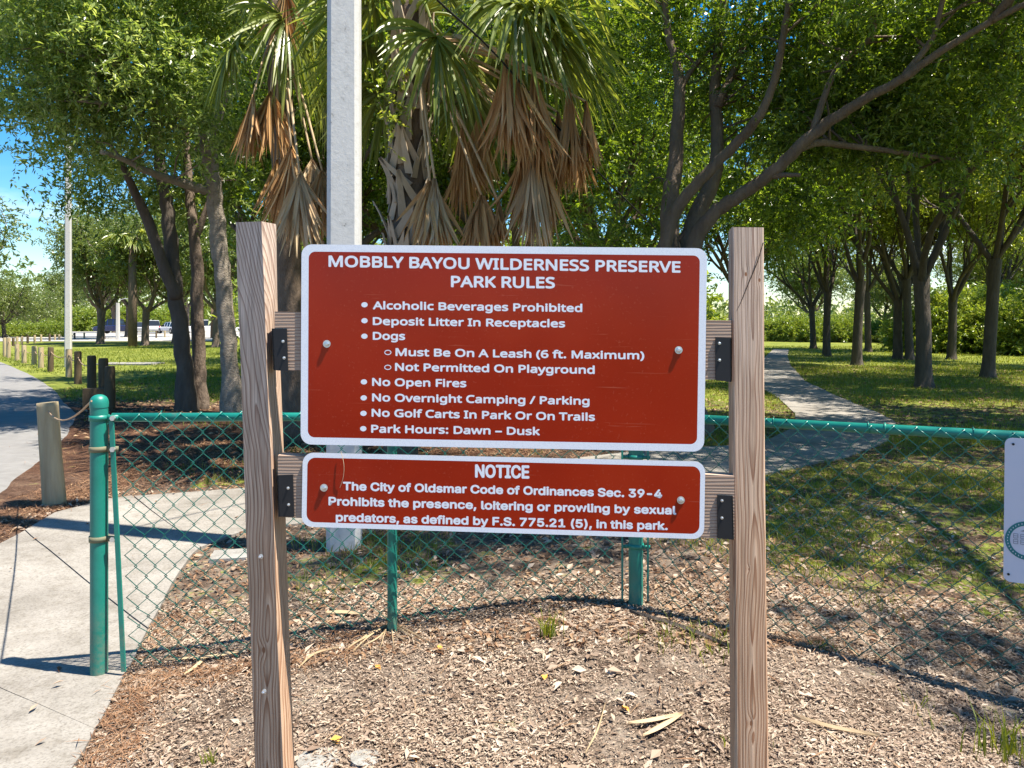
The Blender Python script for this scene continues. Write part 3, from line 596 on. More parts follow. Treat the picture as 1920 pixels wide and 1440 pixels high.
blobsD = [(W3(1230, 320, 10.6), (1.0, .8, .75), 105), (W3(1170, 420, 11), (.9, .8, .5), 55), (W3(1300, 200, 10.3), (.9, .8, .6), 60), (W3(1400, 120, 9.9), (.9, .9, .7), 80), (W3(1480, 220, 9.6), (.8, .8, .5), 60),
          (W3(1180, 140, 11.2), (.9, .7, 1.0), 70), (W3(1560, 90, 9.2), (1.0, 1.0, .8), 90), (W3(1650, 230, 9.3), (1.0, .8, .5), 75), (W3(1760, 120, 8.8), (1.0, 1.2, .8), 95), (W3(1850, 250, 9.2), (.8, .9, .6), 60),
          (W3(1400, 400, 10.8), (.9, .6, .45), 50), (W3(1500, 380, 10.6), (.8, .6, .35), 34), (W3(1400, -60, 9.5), (2.2, 1.6, .8), 120), (W3(1750, -30, 8.0), (1.9, 1.5, .6), 90), (W3(1130, 300, 11.8), (.9, .8, 1.2), 70), (W3(1200, -40, 10.5), (1.2, 1.2, .9), 60)]
hero('oak_tree', 'big dark multi-stemmed oak behind the sign, long limb reaching up and right', gD, limbsD, M['dark_leaf'], M['bark_brown'], blobsD, 61, .085, 8, 13, .34, .17, thr=.45, hidden=[((5.6, 6.6, 5.7), (2.3, 1.9, .6), 230), ((5.2, 4.2, 5.9), (1.6, 1.6, .5), 120), ((3.6, 8.0, 5.6), (1.2, 1.2, .5), 80), ((4.9, 2.1, 6.0), (1.3, 1.0, .4), 70), ((3.2, 4.6, 6.2), (1.6, 1.1, .4), 150), ((2.35, 4.0, 6.4), (1.0, .9, .35), 110), ((2.2, 5.8, 6.2), (1.4, .9, .4), 90)])  # hidden: unseen leaf clumps added overhead to dapple the ground below
# ---- deeper oaks closing the view between palm and grove
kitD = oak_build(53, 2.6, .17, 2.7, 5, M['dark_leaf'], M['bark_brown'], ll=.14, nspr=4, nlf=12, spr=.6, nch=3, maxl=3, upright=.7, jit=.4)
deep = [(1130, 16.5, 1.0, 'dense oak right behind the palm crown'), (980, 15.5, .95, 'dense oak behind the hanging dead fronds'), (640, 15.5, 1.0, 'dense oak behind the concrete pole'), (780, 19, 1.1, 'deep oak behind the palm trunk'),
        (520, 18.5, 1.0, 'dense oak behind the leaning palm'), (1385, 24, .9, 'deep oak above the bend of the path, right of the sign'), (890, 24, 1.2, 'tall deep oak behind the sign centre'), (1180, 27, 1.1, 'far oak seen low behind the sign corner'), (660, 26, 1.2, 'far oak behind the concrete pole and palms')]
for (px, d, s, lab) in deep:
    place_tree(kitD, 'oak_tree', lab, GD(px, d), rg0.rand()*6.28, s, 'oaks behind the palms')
# ---- park oaks at the left distance
kitE = oak_build(71, 2.3, .22, 3.1, 5, M['far_leaf'], M['bark_brown'], ll=.20, nspr=4, nlf=11, spr=.8, nch=3, maxl=3, upright=.8, jit=.55)
park = [(190, 66, 1.2, 'broad oak left of the parking lot behind the lamp pole'), (188, 50, 1.0, 'oak with straight trunk beside the dark pickup'), (272, 46, .95, 'oak with leaning twin trunks in front of the white cars'), (330, 52, 1.1, 'oak behind the twin-stemmed oak at the parking lot'),
        (405, 43, .9, 'oak shading the lawn behind the pale barked oak'), (240, 75, 1.3, 'far oak across the parking lot'), (215, 110, 1.5, 'tall far oak beyond the cars'), (470, 60, 1.2, 'far oak seen beside the left wooden post'), (350, 110, 1.6, 'tall far oak right of the cars'), (125, 150, 1.35, 'rounded far tree where the road bends away'), (560, 70, 1.3, 'far oak behind the sign board end')]
for (px, d, s, lab) in park:
    place_tree(kitE, 'oak_tree', lab, GD(px, d), rg0.rand()*6.28, s, 'park oaks by the parking lot')
for (px, d, s_, lab) in BEHIND: place_tree(kitE, 'oak_tree', lab, GD(px, d), rg0.rand()*6.28, (s_*1.1, s_*1.1, s_*.85), 'trees behind the grove')
place_tree(kitE, 'oak_tree', 'tree reaching in at the left frame edge against the blue sky', GD(-150, 40), 1.0, (1.0, 1.0, 1.0), None)
# willow-like trees at the left edge
kitW = oak_build(83, 1.6, .18, 2.3, 6, M['far_leaf'], M['bark_dark'], ll=.22, nspr=5, nlf=10, spr=1.0, nch=3, maxl=2, upright=1.0, jit=.5)
for (px, d, s, lab) in ((8, 70, .92, 'feathery pale green tree at the left frame edge behind the bollards'), (62, 84, .88, 'feathery tree between the left frame edge and the lamp pole'), (-70, 64, 1.0, 'feathery tree outside the left frame edge')):
    place_tree(kitW, 'feathery_tree', lab, GD(px, d), rg0.rand()*6.28, s, 'feathery trees by the road')

# ------------------------------------------------------------------ shrubs
def shrub_mesh(seed, h, w, ll, n):
    rg = rs(seed); v = norm(rg.normal(size=(n, 3)))*(.3+.7*rg.rand(n, 1)**.5); v[:, 2] = np.abs(v[:, 2]); C = v*np.array([w, w*.8, h*.85]); C[:, 2] += .15
    mb = MB(); leafy(mb, C, seed, 6, 12, .45, ll, .4, .1, .2, centre=(0, 0, 0)); st = MB()
    for c in C[::5]:
        P, R = smooth_poly([np.array([c[0]*.2, c[1]*.2, 0]), c*np.array([.6, .6, .5]), c], [.03, .02, .008], 2); st.tube(P, R, 4, cap=False)
    return mb.mesh('foliage', M['bush_leaf']), st.mesh('stems', M['bark_brown'])
SH = [shrub_mesh(301, 2.4, 1.8, .17, 170), shrub_mesh(302, 3.0, 1.7, .17, 170), shrub_mesh(303, 1.5, 1.6, .15, 120)]
def shrub(px, d, k, s, lab, grp):
    r = thing('shrub', lab, 'shrub', tuple(GD(px, d)), grp, rg0.rand()*6.28); r.scale = (s, s, s*(.85+.3*rg0.rand()))
    for nm, me in zip(('foliage', 'stems'), SH[k]):
        o = bpy.data.objects.new(nm, me); COL.objects.link(o); o.parent = r
n_ = 0
for px in range(1380, 2060, 34):
    d = 55-max(0, px-1560)*.045+rg0.rand()*4
    shrub(px, d, (0 if px < 1700 else 1) if rg0.rand() < .75 else 2, (.62 if px < 1690 else 1.0)+.25*rg0.rand(), 'bright green shrub beyond the grove, '+('left of the flared oak' if px < 1606 else 'behind the nearest grove oaks' if px < 1760 else 'between the slim forked oak and the frame edge'), 'shrubs beyond the grove')
for px in range(1730, 2040, 44):
    shrub(px, 36-(px-1730)*.02+rg0.rand()*3, 1 if rg0.rand() < .6 else 0, .78+.25*rg0.rand(), 'leafy shrub behind the slim grove oaks near the right frame edge', 'near shrubs of the thicket')
for px in list(range(-20, 500, 40)):
    shrub(px, 128+rg0.rand()*6, 0, 2.0, 'green shrub along the far side of the parking lot', 'shrubs beyond the parking lot')
for px in (20, 62, 98):
    shrub(px, 76, 2, 1.0, 'low shrub under the feathery trees behind the road', 'low shrubs behind the road')
for px in (600, 720, 840, 960, 1080, 1200):
    shrub(px, 33+rg0.rand()*6, 1, 2.1, 'dark green shrub deep behind the sign', 'shrubs behind the sign')
# distant woods closing the horizon
rg = rs(500); ang = rg.uniform(-1.15, 1.15, 2600); dist = rg.uniform(165, 230, 2600); xs = np.sin(ang)*dist; ys = np.cos(ang)*dist
top_h = 9+5*fbm(ang*9, ang*0, 3)-4.5*sstep(.15, .3, ang)
C = np.stack([xs, ys, rg.rand(2600)*top_h], 1); mb = MB(); leafy(mb, C, 501, 3, 6, 1.6, 1.1, .5, .1, 1.3)
stuff(mb.obj('distant_woods', M['far_leaf']))['label'] = 'hazy line of woods on the horizon'

# ------------------------------------------------------------------ palms
def frond_mesh(hub, out, L, droop, dead, seed, span=118, n=46, width=.030, collapse=.0, curl=.0):
    rg = rs(seed); mb = MB(); out = norm(np.asarray(out, float)); up = np.array([0, 0, 1.]); side = norm(np.cross(out, up)); nrm = norm(np.cross(side, out)); hub = np.asarray(hub, float)
    K = 7; t = np.linspace(0, 1, K)
    for k in range(n):
        th = radians(-span+2*span*(k+.5)/n)+rg.normal()*.03
        d = out*cos(th)+side*sin(th)+nrm*.12*rg.normal()
        if collapse: d = norm(d*(1-collapse)+np.array([0, 0, -1.])*collapse*1.2+rg.normal(size=3)*.07)
        d = norm(d); Lk = L*(.72+.28*cos(th*.8))*(.88+.2*rg.rand()); dr = droop*(.5+1.0*rg.rand())
        P = hub+d*(Lk*t)[:, None]; P[:, 2] -= dr*Lk*t**2.3; P += (rg.normal(size=3)*curl*Lk)*(t**2)[:, None]
        P = hub+(P-hub)*(Lk/np.maximum(np.linalg.norm(np.diff(P, axis=0), axis=1).sum(), 1e-6))
        T = norm(np.gradient(P, axis=0)); s = norm(np.cross(T, nrm+rg.normal(size=3)*.25)); u = np.cross(s, T)
        tw = rg.normal()*(.5 if dead else .15); s2 = s*cos(tw)+u*sin(tw); u2 = np.cross(s2, T)
        w = width*(.45+.9*np.sin(pi*np.clip(t*.9+.12, 0, 1)))*np.where(t > .97, .12, 1)*(.8+.4*rg.rand())
        A = P-s2*w[:, None]*.5+u2*w[:, None]*.22; B = P-u2*w[:, None]*.1; Cc = P+s2*w[:, None]*.5+u2*w[:, None]*.22
        V = np.stack([A, B, Cc], 1).reshape(-1, 3); i = np.arange(K-1)[:, None]*3; j = np.arange(2)[None]
        mb.add(V, np.stack([i+j, i+j+1, i+3+j+1, i+3+j], -1).reshape(-1, 4))
    return mb
def palm(label, base, crown, trunk_r, live, dead, seed, boots=True, boot_top=None):
    base = np.asarray(base); crown = np.asarray(crown); root = thing('palm_tree', label, 'palm', tuple(base)); rg = rs(seed)
    P, R = smooth_poly([base-np.array([0, 0, .1]), base*.6+crown*.4, crown-np.array([0, 0, .15]), crown+np.array([0, 0, .3])], [trunk_r*1.1, trunk_r, trunk_r*.95, trunk_r*.5], 6)
    mb = MB(); mb.tube(P, R, 14, rough=.12); mb.obj('trunk', M['palm_trunk'], root, True, loc=base).location = (0, 0, 0)
    if boots:
        # one leaf base: a split, outward-leaning strap with real thickness
        bm = MB()
        for sgn in (-1, 1):
            V = []
            for tt, wd, o in ((0, .072, .0), (.35, .060, .020), (.7, .046, .050), (1, .034, .085)):
                cx = sgn*(.085*(1-tt)**1.2); 
                for (a, c) in ((-1, 0), (-1, 1), (1, 0), (1, 1)): V.append((cx+a*wd*.5, o+.012*c+trunk_r*.96, tt*.34))
            for q in range(3): bm.hexa([V[q*4+0], V[q*4+4], V[q*4+1], V[q*4+5], V[q*4+2], V[q*4+6], V[q*4+3], V[q*4+7]])
        bme = bm.mesh('leaf_base', M['boot']); hgt = crown[2]-base[2]; nb = 96
        for k in range(nb):
            z = hgt*.18+(hgt*.84)*k/nb; a = k*2.39996; ax_ = base[:2]+(crown[:2]-base[:2])*z/hgt
            o = bpy.data.objects.new('leaf_base', bme); COL.objects.link(o); o.parent = root
            o.location = (ax_[0]-base[0], ax_[1]-base[1], z); o.rotation_euler = (rg.normal()*.10, rg.normal()*.22, a+rg.normal()*.12); sc_ = .85+.35*rg.rand(); o.scale = (sc_, 1, sc_*(1+.2*rg.rand()))
    idx = 0
    for kind, lst in (('live', live), ('dead', dead)):
        for (px, py, d, L, ox, oy, oz, droop, *mt) in lst:
            hub = W3(px, py, d); idx += 1
            if kind == 'live': mb = frond_mesh(hub, (ox, oy, oz), L, droop, False, seed*31+idx, span=122, n=62, width=.029, curl=.085); mat = M['palm_green']
            else: mb = frond_mesh(hub, (ox, oy, oz), L, droop, True, seed*31+idx, span=100, n=48, width=.028, collapse=(.62 if len(mt) > 1 else .80), curl=.16); mat = M['palm_pale'] if mt and mt[0] else M['palm_dead']
            f = mb.obj('frond' if kind == 'live' else 'dead_frond', mat, root, loc=base); f.location = (0, 0, 0)
            st = crown+np.array([0, 0, -.1]) if kind == 'dead' else crown+np.array([0, 0, .15]); mid = (st+hub)/2+np.array([0, 0, .22 if kind == 'live' else .12])
            Pp, Rr_ = smooth_poly([st, mid, hub], [.022, .015, .011], 5); pm = MB(); pm.tube(Pp, Rr_, 6)
            q = pm.obj('petiole', M['palm_pale'] if kind == 'dead' else M['palm_green'], f, True, loc=base); q.location = (0, 0, 0)
    return root
palm('cabbage palm right of the concrete pole with brown fronds hanging round its trunk', GD(752, 7.2), W3(772, 60, 7.2), .15,
  [(818, 70, 6.5, .98, .25, -.25, -.55, .75), (968, 8, 6.3, 1.05, .25, -.3, -.35, .75), (1010, 25, 6.5, 1.10, .95, -.1, -.10, .55), (1040, 70, 6.7, 1.05, .8, .1, -.55, .6), (985, 60, 6.9, 1.0, .9, .3, -.45, .6), (880, -30, 6.6, 1.0, .5, -.4, .1, .5), (760, -70, 6.5, 1.05, -.1, -.5, .3, .5), (700, 10, 6.9, .95, -.7, -.1, .0, .55), (690, 90, 7.3, .9, -.8, .3, -.3, .6),
   (840, 90, 7.7, .95, .3, .6, -.4, .6), (930, 120, 7.4, .95, .7, .4, -.5, .6), (880, 180, 7.6, .9, .3, .4, -.9, .5), (720, 170, 7.7, .9, -.3, .5, -.8, .6), (1060, -40, 6.8, 1.1, .8, 0, .3, .5), (640, -60, 7.0, 1.0, -.7, -.2, .5, .5)],
  [(965, 108, 6.2, .95, .3, -.1, -1, .3), (1000, 130, 6.3, .95, .5, 0, -1, .3), (1065, 165, 6.5, .85, .5, .1, -1, .3), (1012, 262, 6.5, .95, .1, -.1, -1, .3), (985, 250, 6.6, .9, -.1, 0, -1, .3), (806, 340, 6.6, .66, .1, -.3, -1, .3, 0, 1), (903, 366, 6.7, .6, 0, -.3, -1, .3, 0, 1), (935, 378, 6.7, .42, .5, -.1, -.8, .2),
   (948, 112, 6.1, .85, -.1, -.1, -1, .3), (1098, 190, 6.6, .65, .3, -.1, -1, .3), (1000, 290, 6.4, .85, .1, -.1, -1, .3, 1), (815, 335, 6.6, .66, .25, -.3, -1, .3, 1), (865, 240, 7.3, .9, .1, .1, -1, .3), (1082, 250, 7.0, .6, .2, 0, -1, .3), (1045, 210, 6.7, .8, .2, 0, -1, .3), (900, 210, 7.5, .9, 0, .1, -1, .3)], 3)
palm('leaning cabbage palm left of the concrete pole half hidden by the wooden post', GD(556, 8.6), W3(522, 40, 8.4), .14,
  [(438, 92, 8.1, .80, -.35, -.2, -.75, .75), (535, 40, 7.9, 1.1, .25, -.1, -.9, .6), (575, 60, 8.6, 1.0, .6, .2, -.6, .6), (500, -60, 8.0, .9, -.1, -.2, .3, .5), (600, 180, 9.0, .8, .4, .2, -.8, .5)],
  [(475, 178, 7.7, .75, -.35, -.2, -1, .3, 0, 1), (508, 172, 7.8, .75, .15, -.2, -1, .3, 0, 1), (546, 275, 7.7, .95, -.15, -.2, -1, .3, 0, 1), (562, 325, 7.3, .80, -.1, -.3, -1, .25, 1, 1), (604, 320, 7.7, .8, .0, -.2, -1, .3, 0, 1), (585, 300, 7.9, .8, .1, -.1, -1, .3, 1, 1), (520, 300, 8.2, .75, -.3, 0, -1, .3), (535, -20, 7.9, .7, -.1, -.2, -1, .3)], 4, boots=False)
# two small palms by the parking lot
def far_palm(px, d, h, lab):
    b_ = GD(px, d); c_ = b_+np.array([0, 0, h]); root = thing('palm_tree', lab, 'palm', tuple(b_), 'far palms on the park lawn'); mb = MB(); mb.tube([b_-[0, 0, .1], (b_+c_)/2, c_], [.26, .23, .2], 10, rough=.15); mb.obj('trunk', M['palm_trunk'], root, True, loc=b_).location = (0, 0, 0)
    rg = rs(int(px)); 
    for k in range(9):
        a = k*2*pi/9+rg.rand(); o = np.array([cos(a), sin(a), .5-.9*rg.rand()]); hub = c_+norm(o)*.7
        f = frond_mesh(hub, o, 1.1, .6, False, k+int(px), n=22, width=.09).obj('frond', M['palm_green'], root, loc=b_); f.location = (0, 0, 0)
far_palm(249, 44, 6.2, 'thick far palm in front of the parked cars'); far_palm(400, 70, 3.0, 'small far palm with orange brown trunk beside the white car')
# vine on the near palm
rg = rs(17); cs = np.array([W3(735+10*rg.normal(), y+8*rg.normal(), 6.95) for y in np.linspace(90, 250, 22)]); mb = MB(); leafy(mb, cs, 18, 3, 6, .14, .055, .6, .4, .04)
tag(mb.obj('climbing_vine', M['bush_leaf']), 'small leaved green vine climbing the near palm trunk', 'vine')

# ------------------------------------------------------------------ concrete lamp poles
def conc_pole(px, d, w, h, lab, rz=.0):
    b_ = GD(px, d); r = w/2; c = r*.28; prof = [(-r+c, -r), (r-c, -r), (r, -r+c), (r, r-c), (r-c, r), (-r+c, r), (-r, r-c), (-r, -r+c)]
    root = thing('lamp_pole', lab, 'pole', tuple(b_), None, rz); mb = MB()
    for z0, z1, s0, s1 in ((-.1, h, 1.0, .82),):
        V = [(x*s0, y*s0, z0) for x, y in prof]+[(x*s1, y*s1, z1) for x, y in prof]; mb.add(V, [[q, (q+1) % 8, 8+(q+1) % 8, 8+q] for q in range(8)]); mb.add(V[8:], [[0, 1, 2, 3], [0, 3, 4, 7], [4, 5, 6, 7]])
    mb.obj('shaft', M['pole_concrete'], root); mb = MB(); mb.tube([(0, 0, h), (0, 0, h+.25)], .04, 8); mb.tube([(0, 0, h+.2), (.5, 0, h+.35), (1.0, 0, h+.3)], .03, 6); mb.obj('arm', M['zinc'], root)
    mb = MB(); mb.box((1.2, 0, h+.28), (.3, .12, .06)); mb.obj('lamp_head', M['plastic_black'], root)
    return root
conc_pole(646, 4.42, .190, 8.5, 'thick pale concrete pole rising behind the park rules sign', .10)
conc_pole(128, 23.5, .185, 7.0, 'slim concrete lamp pole behind the row of wooden bollards', .3)
conc_pole(221, 62, .28, 3.0, 'short white pole far off beside the dark pickup', .2)
mb = MB(); P, R = smooth_poly([W3(665, -175, 4.45), W3(735, -95, 4.8), W3(820, 0, 5.2), W3(935, 108, 5.9), W3(1100, 300, 7.0), W3(1230, 430, 8.6)], [.008]*6, 5); mb.tube(P, R, 6); tag(mb.obj('guy_cable', M['cable']), 'thin black cable slanting down across the palm fronds', 'cable')

# ------------------------------------------------------------------ wooden bollards and ropes
def bollard_mesh(seed, w, h, round_=True):
    rg = rs(seed); mb = MB(); P = [(0, 0, -.1), (0, 0, .1), (0, 0, h*.5), (0, 0, h-.03), (0, 0, h)]; mb.tube(P, [w*.5*1.04, w*.51, w*.5, w*.5, w*.44], 12, cap=False, rough=.06, ph=seed)
    tp = MB(); tp.tube([(0, 0, h-.012), (0, 0, h+.004)], [w*.45, w*.42], 12, rough=.05, ph=seed); return mb.mesh('shaft', M['post_old'], True), mb.mesh('shaft', M['post_dark'], True), tp.mesh('top', M['post_end'])
BM = [bollard_mesh(s, .15, .74) for s in (1, 2, 3)]
def bollard(px, py_top, py_bot, dark, lab, k=0, lean=(0, 0), grp='wooden bollards along the road', w=1.0, dd=None):
    b_ = G(px, py_bot) if dd is None else GD(px, dd); h = (py_bot-py_top)/F*b_[1] if dd is None else .74
    root = thing('bollard', lab, 'bollard', tuple(b_), grp, px*.7); root.rotation_euler = (lean[0], lean[1], px*.7); root.scale = (w, w, h/.74)
    for nm, me in (('shaft', BM[k][1 if dark else 0]), ('top', BM[k][2])):
        o = bpy.data.objects.new(nm, me); COL.objects.link(o); o.parent = root
    return b_+np.array([0, 0, h])
tops = {}
g = G(102, 946); root = thing('bollard', 'pale weathered wooden bollard beside the sidewalk corner, nearest of all', 'bollard', tuple(g), 'wooden bollards along the road')
mb = MB(); hh = 190/F*g[1]; topx = W3(89, 757, g[1])-g; P, R = smooth_poly([(0, 0, -.1), (0, 0, .02), topx*.5, topx*.97, topx], [.080, .078, .074, .072, .066], 3); mb.tube(P, R, 14, cap=False, rough=.07); mb.obj('shaft', M['post_old'], root, True)
mb = MB(); mb.tube([topx*.985, topx*1.006], [.067, .060], 14, rough=.06); mb.obj('top', M['post_end'], root)
near_top = g+topx*.93
bl = [(172, 667, 745, 1, 'dark wooden bollard with round top behind the green post, left of a pair'), (194, 672, 758, 1, 'dark wooden bollard behind the green post, middle of three'), (206, 687, 768, 1, 'dark wooden bollard close behind the green post, right of three'),
      (146, 659, 720, 1, 'dark bollard right of the slim lamp pole'), (129, 655, 707, 0, 'pale bollard standing in front of the slim lamp pole'), (95, 651, 697, 1, 'dark bollard left of the slim lamp pole'), (77, 651, 690, 0, 'split pale bollard, second left of the slim lamp pole'),
      (64, 649, 684, 0, 'pale leaning bollard, third left of the slim lamp pole'), (45, 647, 681, 0, 'pale bollard, fourth left of the slim lamp pole'), (32, 645, 676, 0, 'pale bollard, fifth left of the slim lamp pole'), (16, 633, 671, 0, 'bollard near the left frame edge, right of two'), (9, 633, 669, 0, 'bollard nearest the left frame edge')]
ends = []
for i_, (px, a, c, dk, lab) in enumerate(bl): ends.append(bollard(px, a, c, dk, lab, i_ % 3))
far = [(25, 633, 649), (32, 631, 648), (41, 630, 646), (52, 629, 644), (65, 628, 643), (77, 627, 641), (93, 626, 640), (103, 627, 639), (111, 627, 638), (140, 624, 636), (158, 623, 635), (185, 625, 638), (293, 620, 634), (309, 620, 633)]
for i_, (px, a, c) in enumerate(far): bollard(px, a, c, i_ % 3 == 0, 'small far bollard of the row along the parking lot', i_ % 3, grp='far bollards edging the parking lot')
# low timber block between the dark bollards
g = G(186, 765); mb = MB(); mb.box((0, 0, .15), (.22, .07, .16)); o = mb.obj('timber_block', M['post_dark']); o.location = g; o.rotation_euler = (0, 0, .3); tag(o, 'short brown timber between the dark bollards behind the green post', 'timber')
def rope(a, c, sag, lab, r=.008):
    t_ = np.linspace(0, 1, 9)[:, None]; P = a*(1-t_)+c*t_; P[:, 2] -= sag*4*(t_*(1-t_))[:, 0]; mb = MB(); mb.tube(P, r, 6); tag(mb.obj('rope', M['rope']), lab, 'rope', 'ropes strung between posts')
order = [0, 3, 4, 5, 6, 7, 8, 9, 10]
for q in range(len(order)-1): rope(ends[order[q]]-[0, 0, .12], ends[order[q+1]]-[0, 0, .12], .12, 'thin sagging rope between two bollards of the road row', .010)

# ------------------------------------------------------------------ cars
def car(px, d, rz, mat, kind, lab):
    """side profile swept over the width with a narrower cabin"""
    b_ = GD(px, d)+np.array([0, 0, .08]); root = thing('parked_car', lab, 'car', tuple(b_), 'cars in the parking lot', rz)
    if kind == 'pickup': Ln, Hb, cab, Ht = 5.4, 1.05, [(-.55, 1.05), (-.3, 1.78), (1.0, 1.80), (1.55, 1.08)], 1.8
    elif kind == 'suv': Ln, Hb, cab, Ht = 4.6, .98, [(-2.05, 1.0), (-1.75, 1.62), (.35, 1.66), (1.15, 1.0)], 1.66
    else: Ln, Hb, cab, Ht = 4.5, .86, [(-1.7, .9), (-1.0, 1.38), (.3, 1.42), (1.15, .9)], 1.42
    hw = .9; lo = [(-Ln/2, .35), (-Ln/2-.02, .7), (-Ln/2+.08, Hb-.03), (0, Hb), (1.2, Hb-.02), (Ln/2-.15, Hb-.16), (Ln/2, .62), (Ln/2-.05, .32)]
    mb = MB(); n = len(lo); V = []
    for y, ins in ((-hw, .06), (-hw+.06, 0), (hw-.06, 0), (hw, .06)):
        for (x, z) in lo: V.append((x*(1-ins*.3), y, z-ins*(z > .5)+ins*(z < .5)))
    q = [[s*n+k, s*n+(k+1) % n, (s+1)*n+(k+1) % n, (s+1)*n+k] for s in range(3) for k in range(n)]
    mb.add(V, q); 
    for s in (0, 3): mb.add([V[s*n+k] for k in range(n)], [[0, 1, 2, 3], [0, 3, 4, 7], [4, 5, 6, 7]])
    mb.obj('body', mat, root)
    gb = MB(); rb = MB(); a, b2, c, d2 = cab
    gb.hexa([(a[0], -hw+.06, a[1]-.03), (b2[0], -hw+.22, b2[1]), (a[0], hw-.06, a[1]-.03), (b2[0], hw-.22, b2[1]), (d2[0], -hw+.06, d2[1]-.03), (c[0], -hw+.22, c[1]), (d2[0], hw-.06, d2[1]-.03), (c[0], hw-.22, c[1])]); gb.obj('windows', M['glass'], root)
    rb.box(((b2[0]+c[0])/2, 0, Ht), ((c[0]-b2[0])/2+.05, hw-.2, .035)); 
    for xx in np.linspace(b2[0], c[0], 3):
        for sy in (-1, 1): rb.hexa([(xx-.05, sy*(hw-.205), Ht), (xx-.05, sy*(hw-.225), Ht), (xx-.08, sy*(hw-.05), Hb), (xx-.08, sy*(hw-.09), Hb), (xx+.05, sy*(hw-.205), Ht), (xx+.05, sy*(hw-.225), Ht), (xx+.04, sy*(hw-.05), Hb), (xx+.04, sy*(hw-.09), Hb)])
    rb.obj('roof', mat, root)
    for sx in (-1, 1):
        for sy in (-1, 1):
            w = MB(); w.tube([(sx*Ln*.31, sy*(hw-.2), .34), (sx*Ln*.31, sy*(hw+.02), .34)], .34, 16); wo_ = w.obj('wheel', M['tyre'], root)
            w = MB(); w.tube([(sx*Ln*.31, sy*(hw+.01), .34), (sx*Ln*.31, sy*(hw+.035), .34)], .19, 12); w.obj('rim', M['zinc'], wo_)
    for sy in (-1, 1):
        w = MB(); w.box((-Ln/2-.01, sy*.74, .78), (.03, .1, .16)); w.obj('tail_light', M['lamp_red'], root)
        w = MB(); w.box((Ln/2-.04, sy*.68, .66), (.05, .14, .08)); w.obj('headlight', M['car_white'], root)
    w = MB(); w.box((-Ln/2-.03, 0, .45), (.06, .8, .09)); w.obj('bumper', M['zinc'], root)
car(222, 96, pi+.1, M['car_blue'], 'pickup', 'dark blue pickup parked beyond the lawn, left of the thick palm')
car(285, 100, pi/2+.5, M['car_white'], 'suv', 'white sport utility car parked behind the oak trunks on the lawn')
car(262, 94, pi/2+.5, M['car_grey'], 'sedan', 'grey car beside the white sport utility car')
car(322, 98, pi/2+.9, M['car_white'], 'sedan', 'white car just left of the dark twin-stemmed trunk')
car(392, 88, .35, M['car_white'], 'suv', 'white car seen between the dark trunks and the pale barked oak')
car(452, 92, .5, M['car_white'], 'sedan', 'white car next to the left wooden sign post')

# ------------------------------------------------------------------ chain-link fence
fence = thing('chain_link_fence', 'green vinyl coated chain link fence running behind the sign and turning towards the right', 'fence', (FL[0], FL[1], float(gh(*FL))))
fb = np.array(fence.location)
def fobj(mb, name, mat, smooth=True, par=None):
    o = mb.obj(name, mat, par or fence, smooth, loc=fb); o.location = (0, 0, 0); return o
FLz = H-(783-HY)/F*FL[1]; FTz = H-(779.5-HY)/F*FT[1]; RZ = FTz+.003
def fence_post(xy, r, ztop, name='post', dome=True):
    z0 = float(gh(*xy)); mb = MB()
    mb.lathe([(r, -.15), (r, ztop-z0-.012)], (xy[0], xy[1], z0), 24); p = fobj(mb, name, M['green_paint'])
    if dome:
        zt = ztop; mb = MB(); mb.lathe([(r*1.05, -.022), (r*1.07, -.005), (r*1.03, .001), (r*.97, .009), (r*.78, .018), (r*.48, .024), (r*.2, .026), (.0005, .0265)], (xy[0], xy[1], zt), 24); fobj(mb, 'cap', M['green_paint'], True, p)
    return p
pL = fence_post(FL, .0305, 1.032); pT = fence_post(FT, .0300, FTz+.05)
xm = -.475; ym = float(fence_y(xm)); fence_post((xm, ym+.02), .0195, FLz*.5+FTz*.5-.02, dome=False)
xm2 = 2.95; fence_post((xm2, float(fence_y(np.array(xm2)))+.02), .0195, RZ-.02, dome=False)
ur = norm(np.array([FR[0]-FT[0], FR[1]-FT[1]])); ul = norm(np.array([FT[0]-FL[0], FT[1]-FL[1]]))
mb = MB(); mb.tube([(FL[0]+ul[0]*.045, FL[1]+ul[1]*.045, FLz), (FT[0]-ul[0]*.03, FT[1]-ul[1]*.03, FTz)], .0165, 14); fobj(mb, 'top_rail', M['green_paint'])
mb = MB(); mb.tube([(FT[0]+ur[0]*.03, FT[1]+ur[1]*.03, FTz), (FR[0], FR[1], RZ)], .0185, 14); fobj(mb, 'top_rail', M['green_paint'])
# sleeve joint on the right-hand rail
q0 = np.array([FT[0], FT[1]])+ur*.93; mb = MB(); mb.tube([(q0[0], q0[1], RZ), (q0[0]+ur[0]*.006, q0[1]+ur[1]*.006, RZ)], .0215, 14); fobj(mb, 'rail_joint', M['green_paint'])
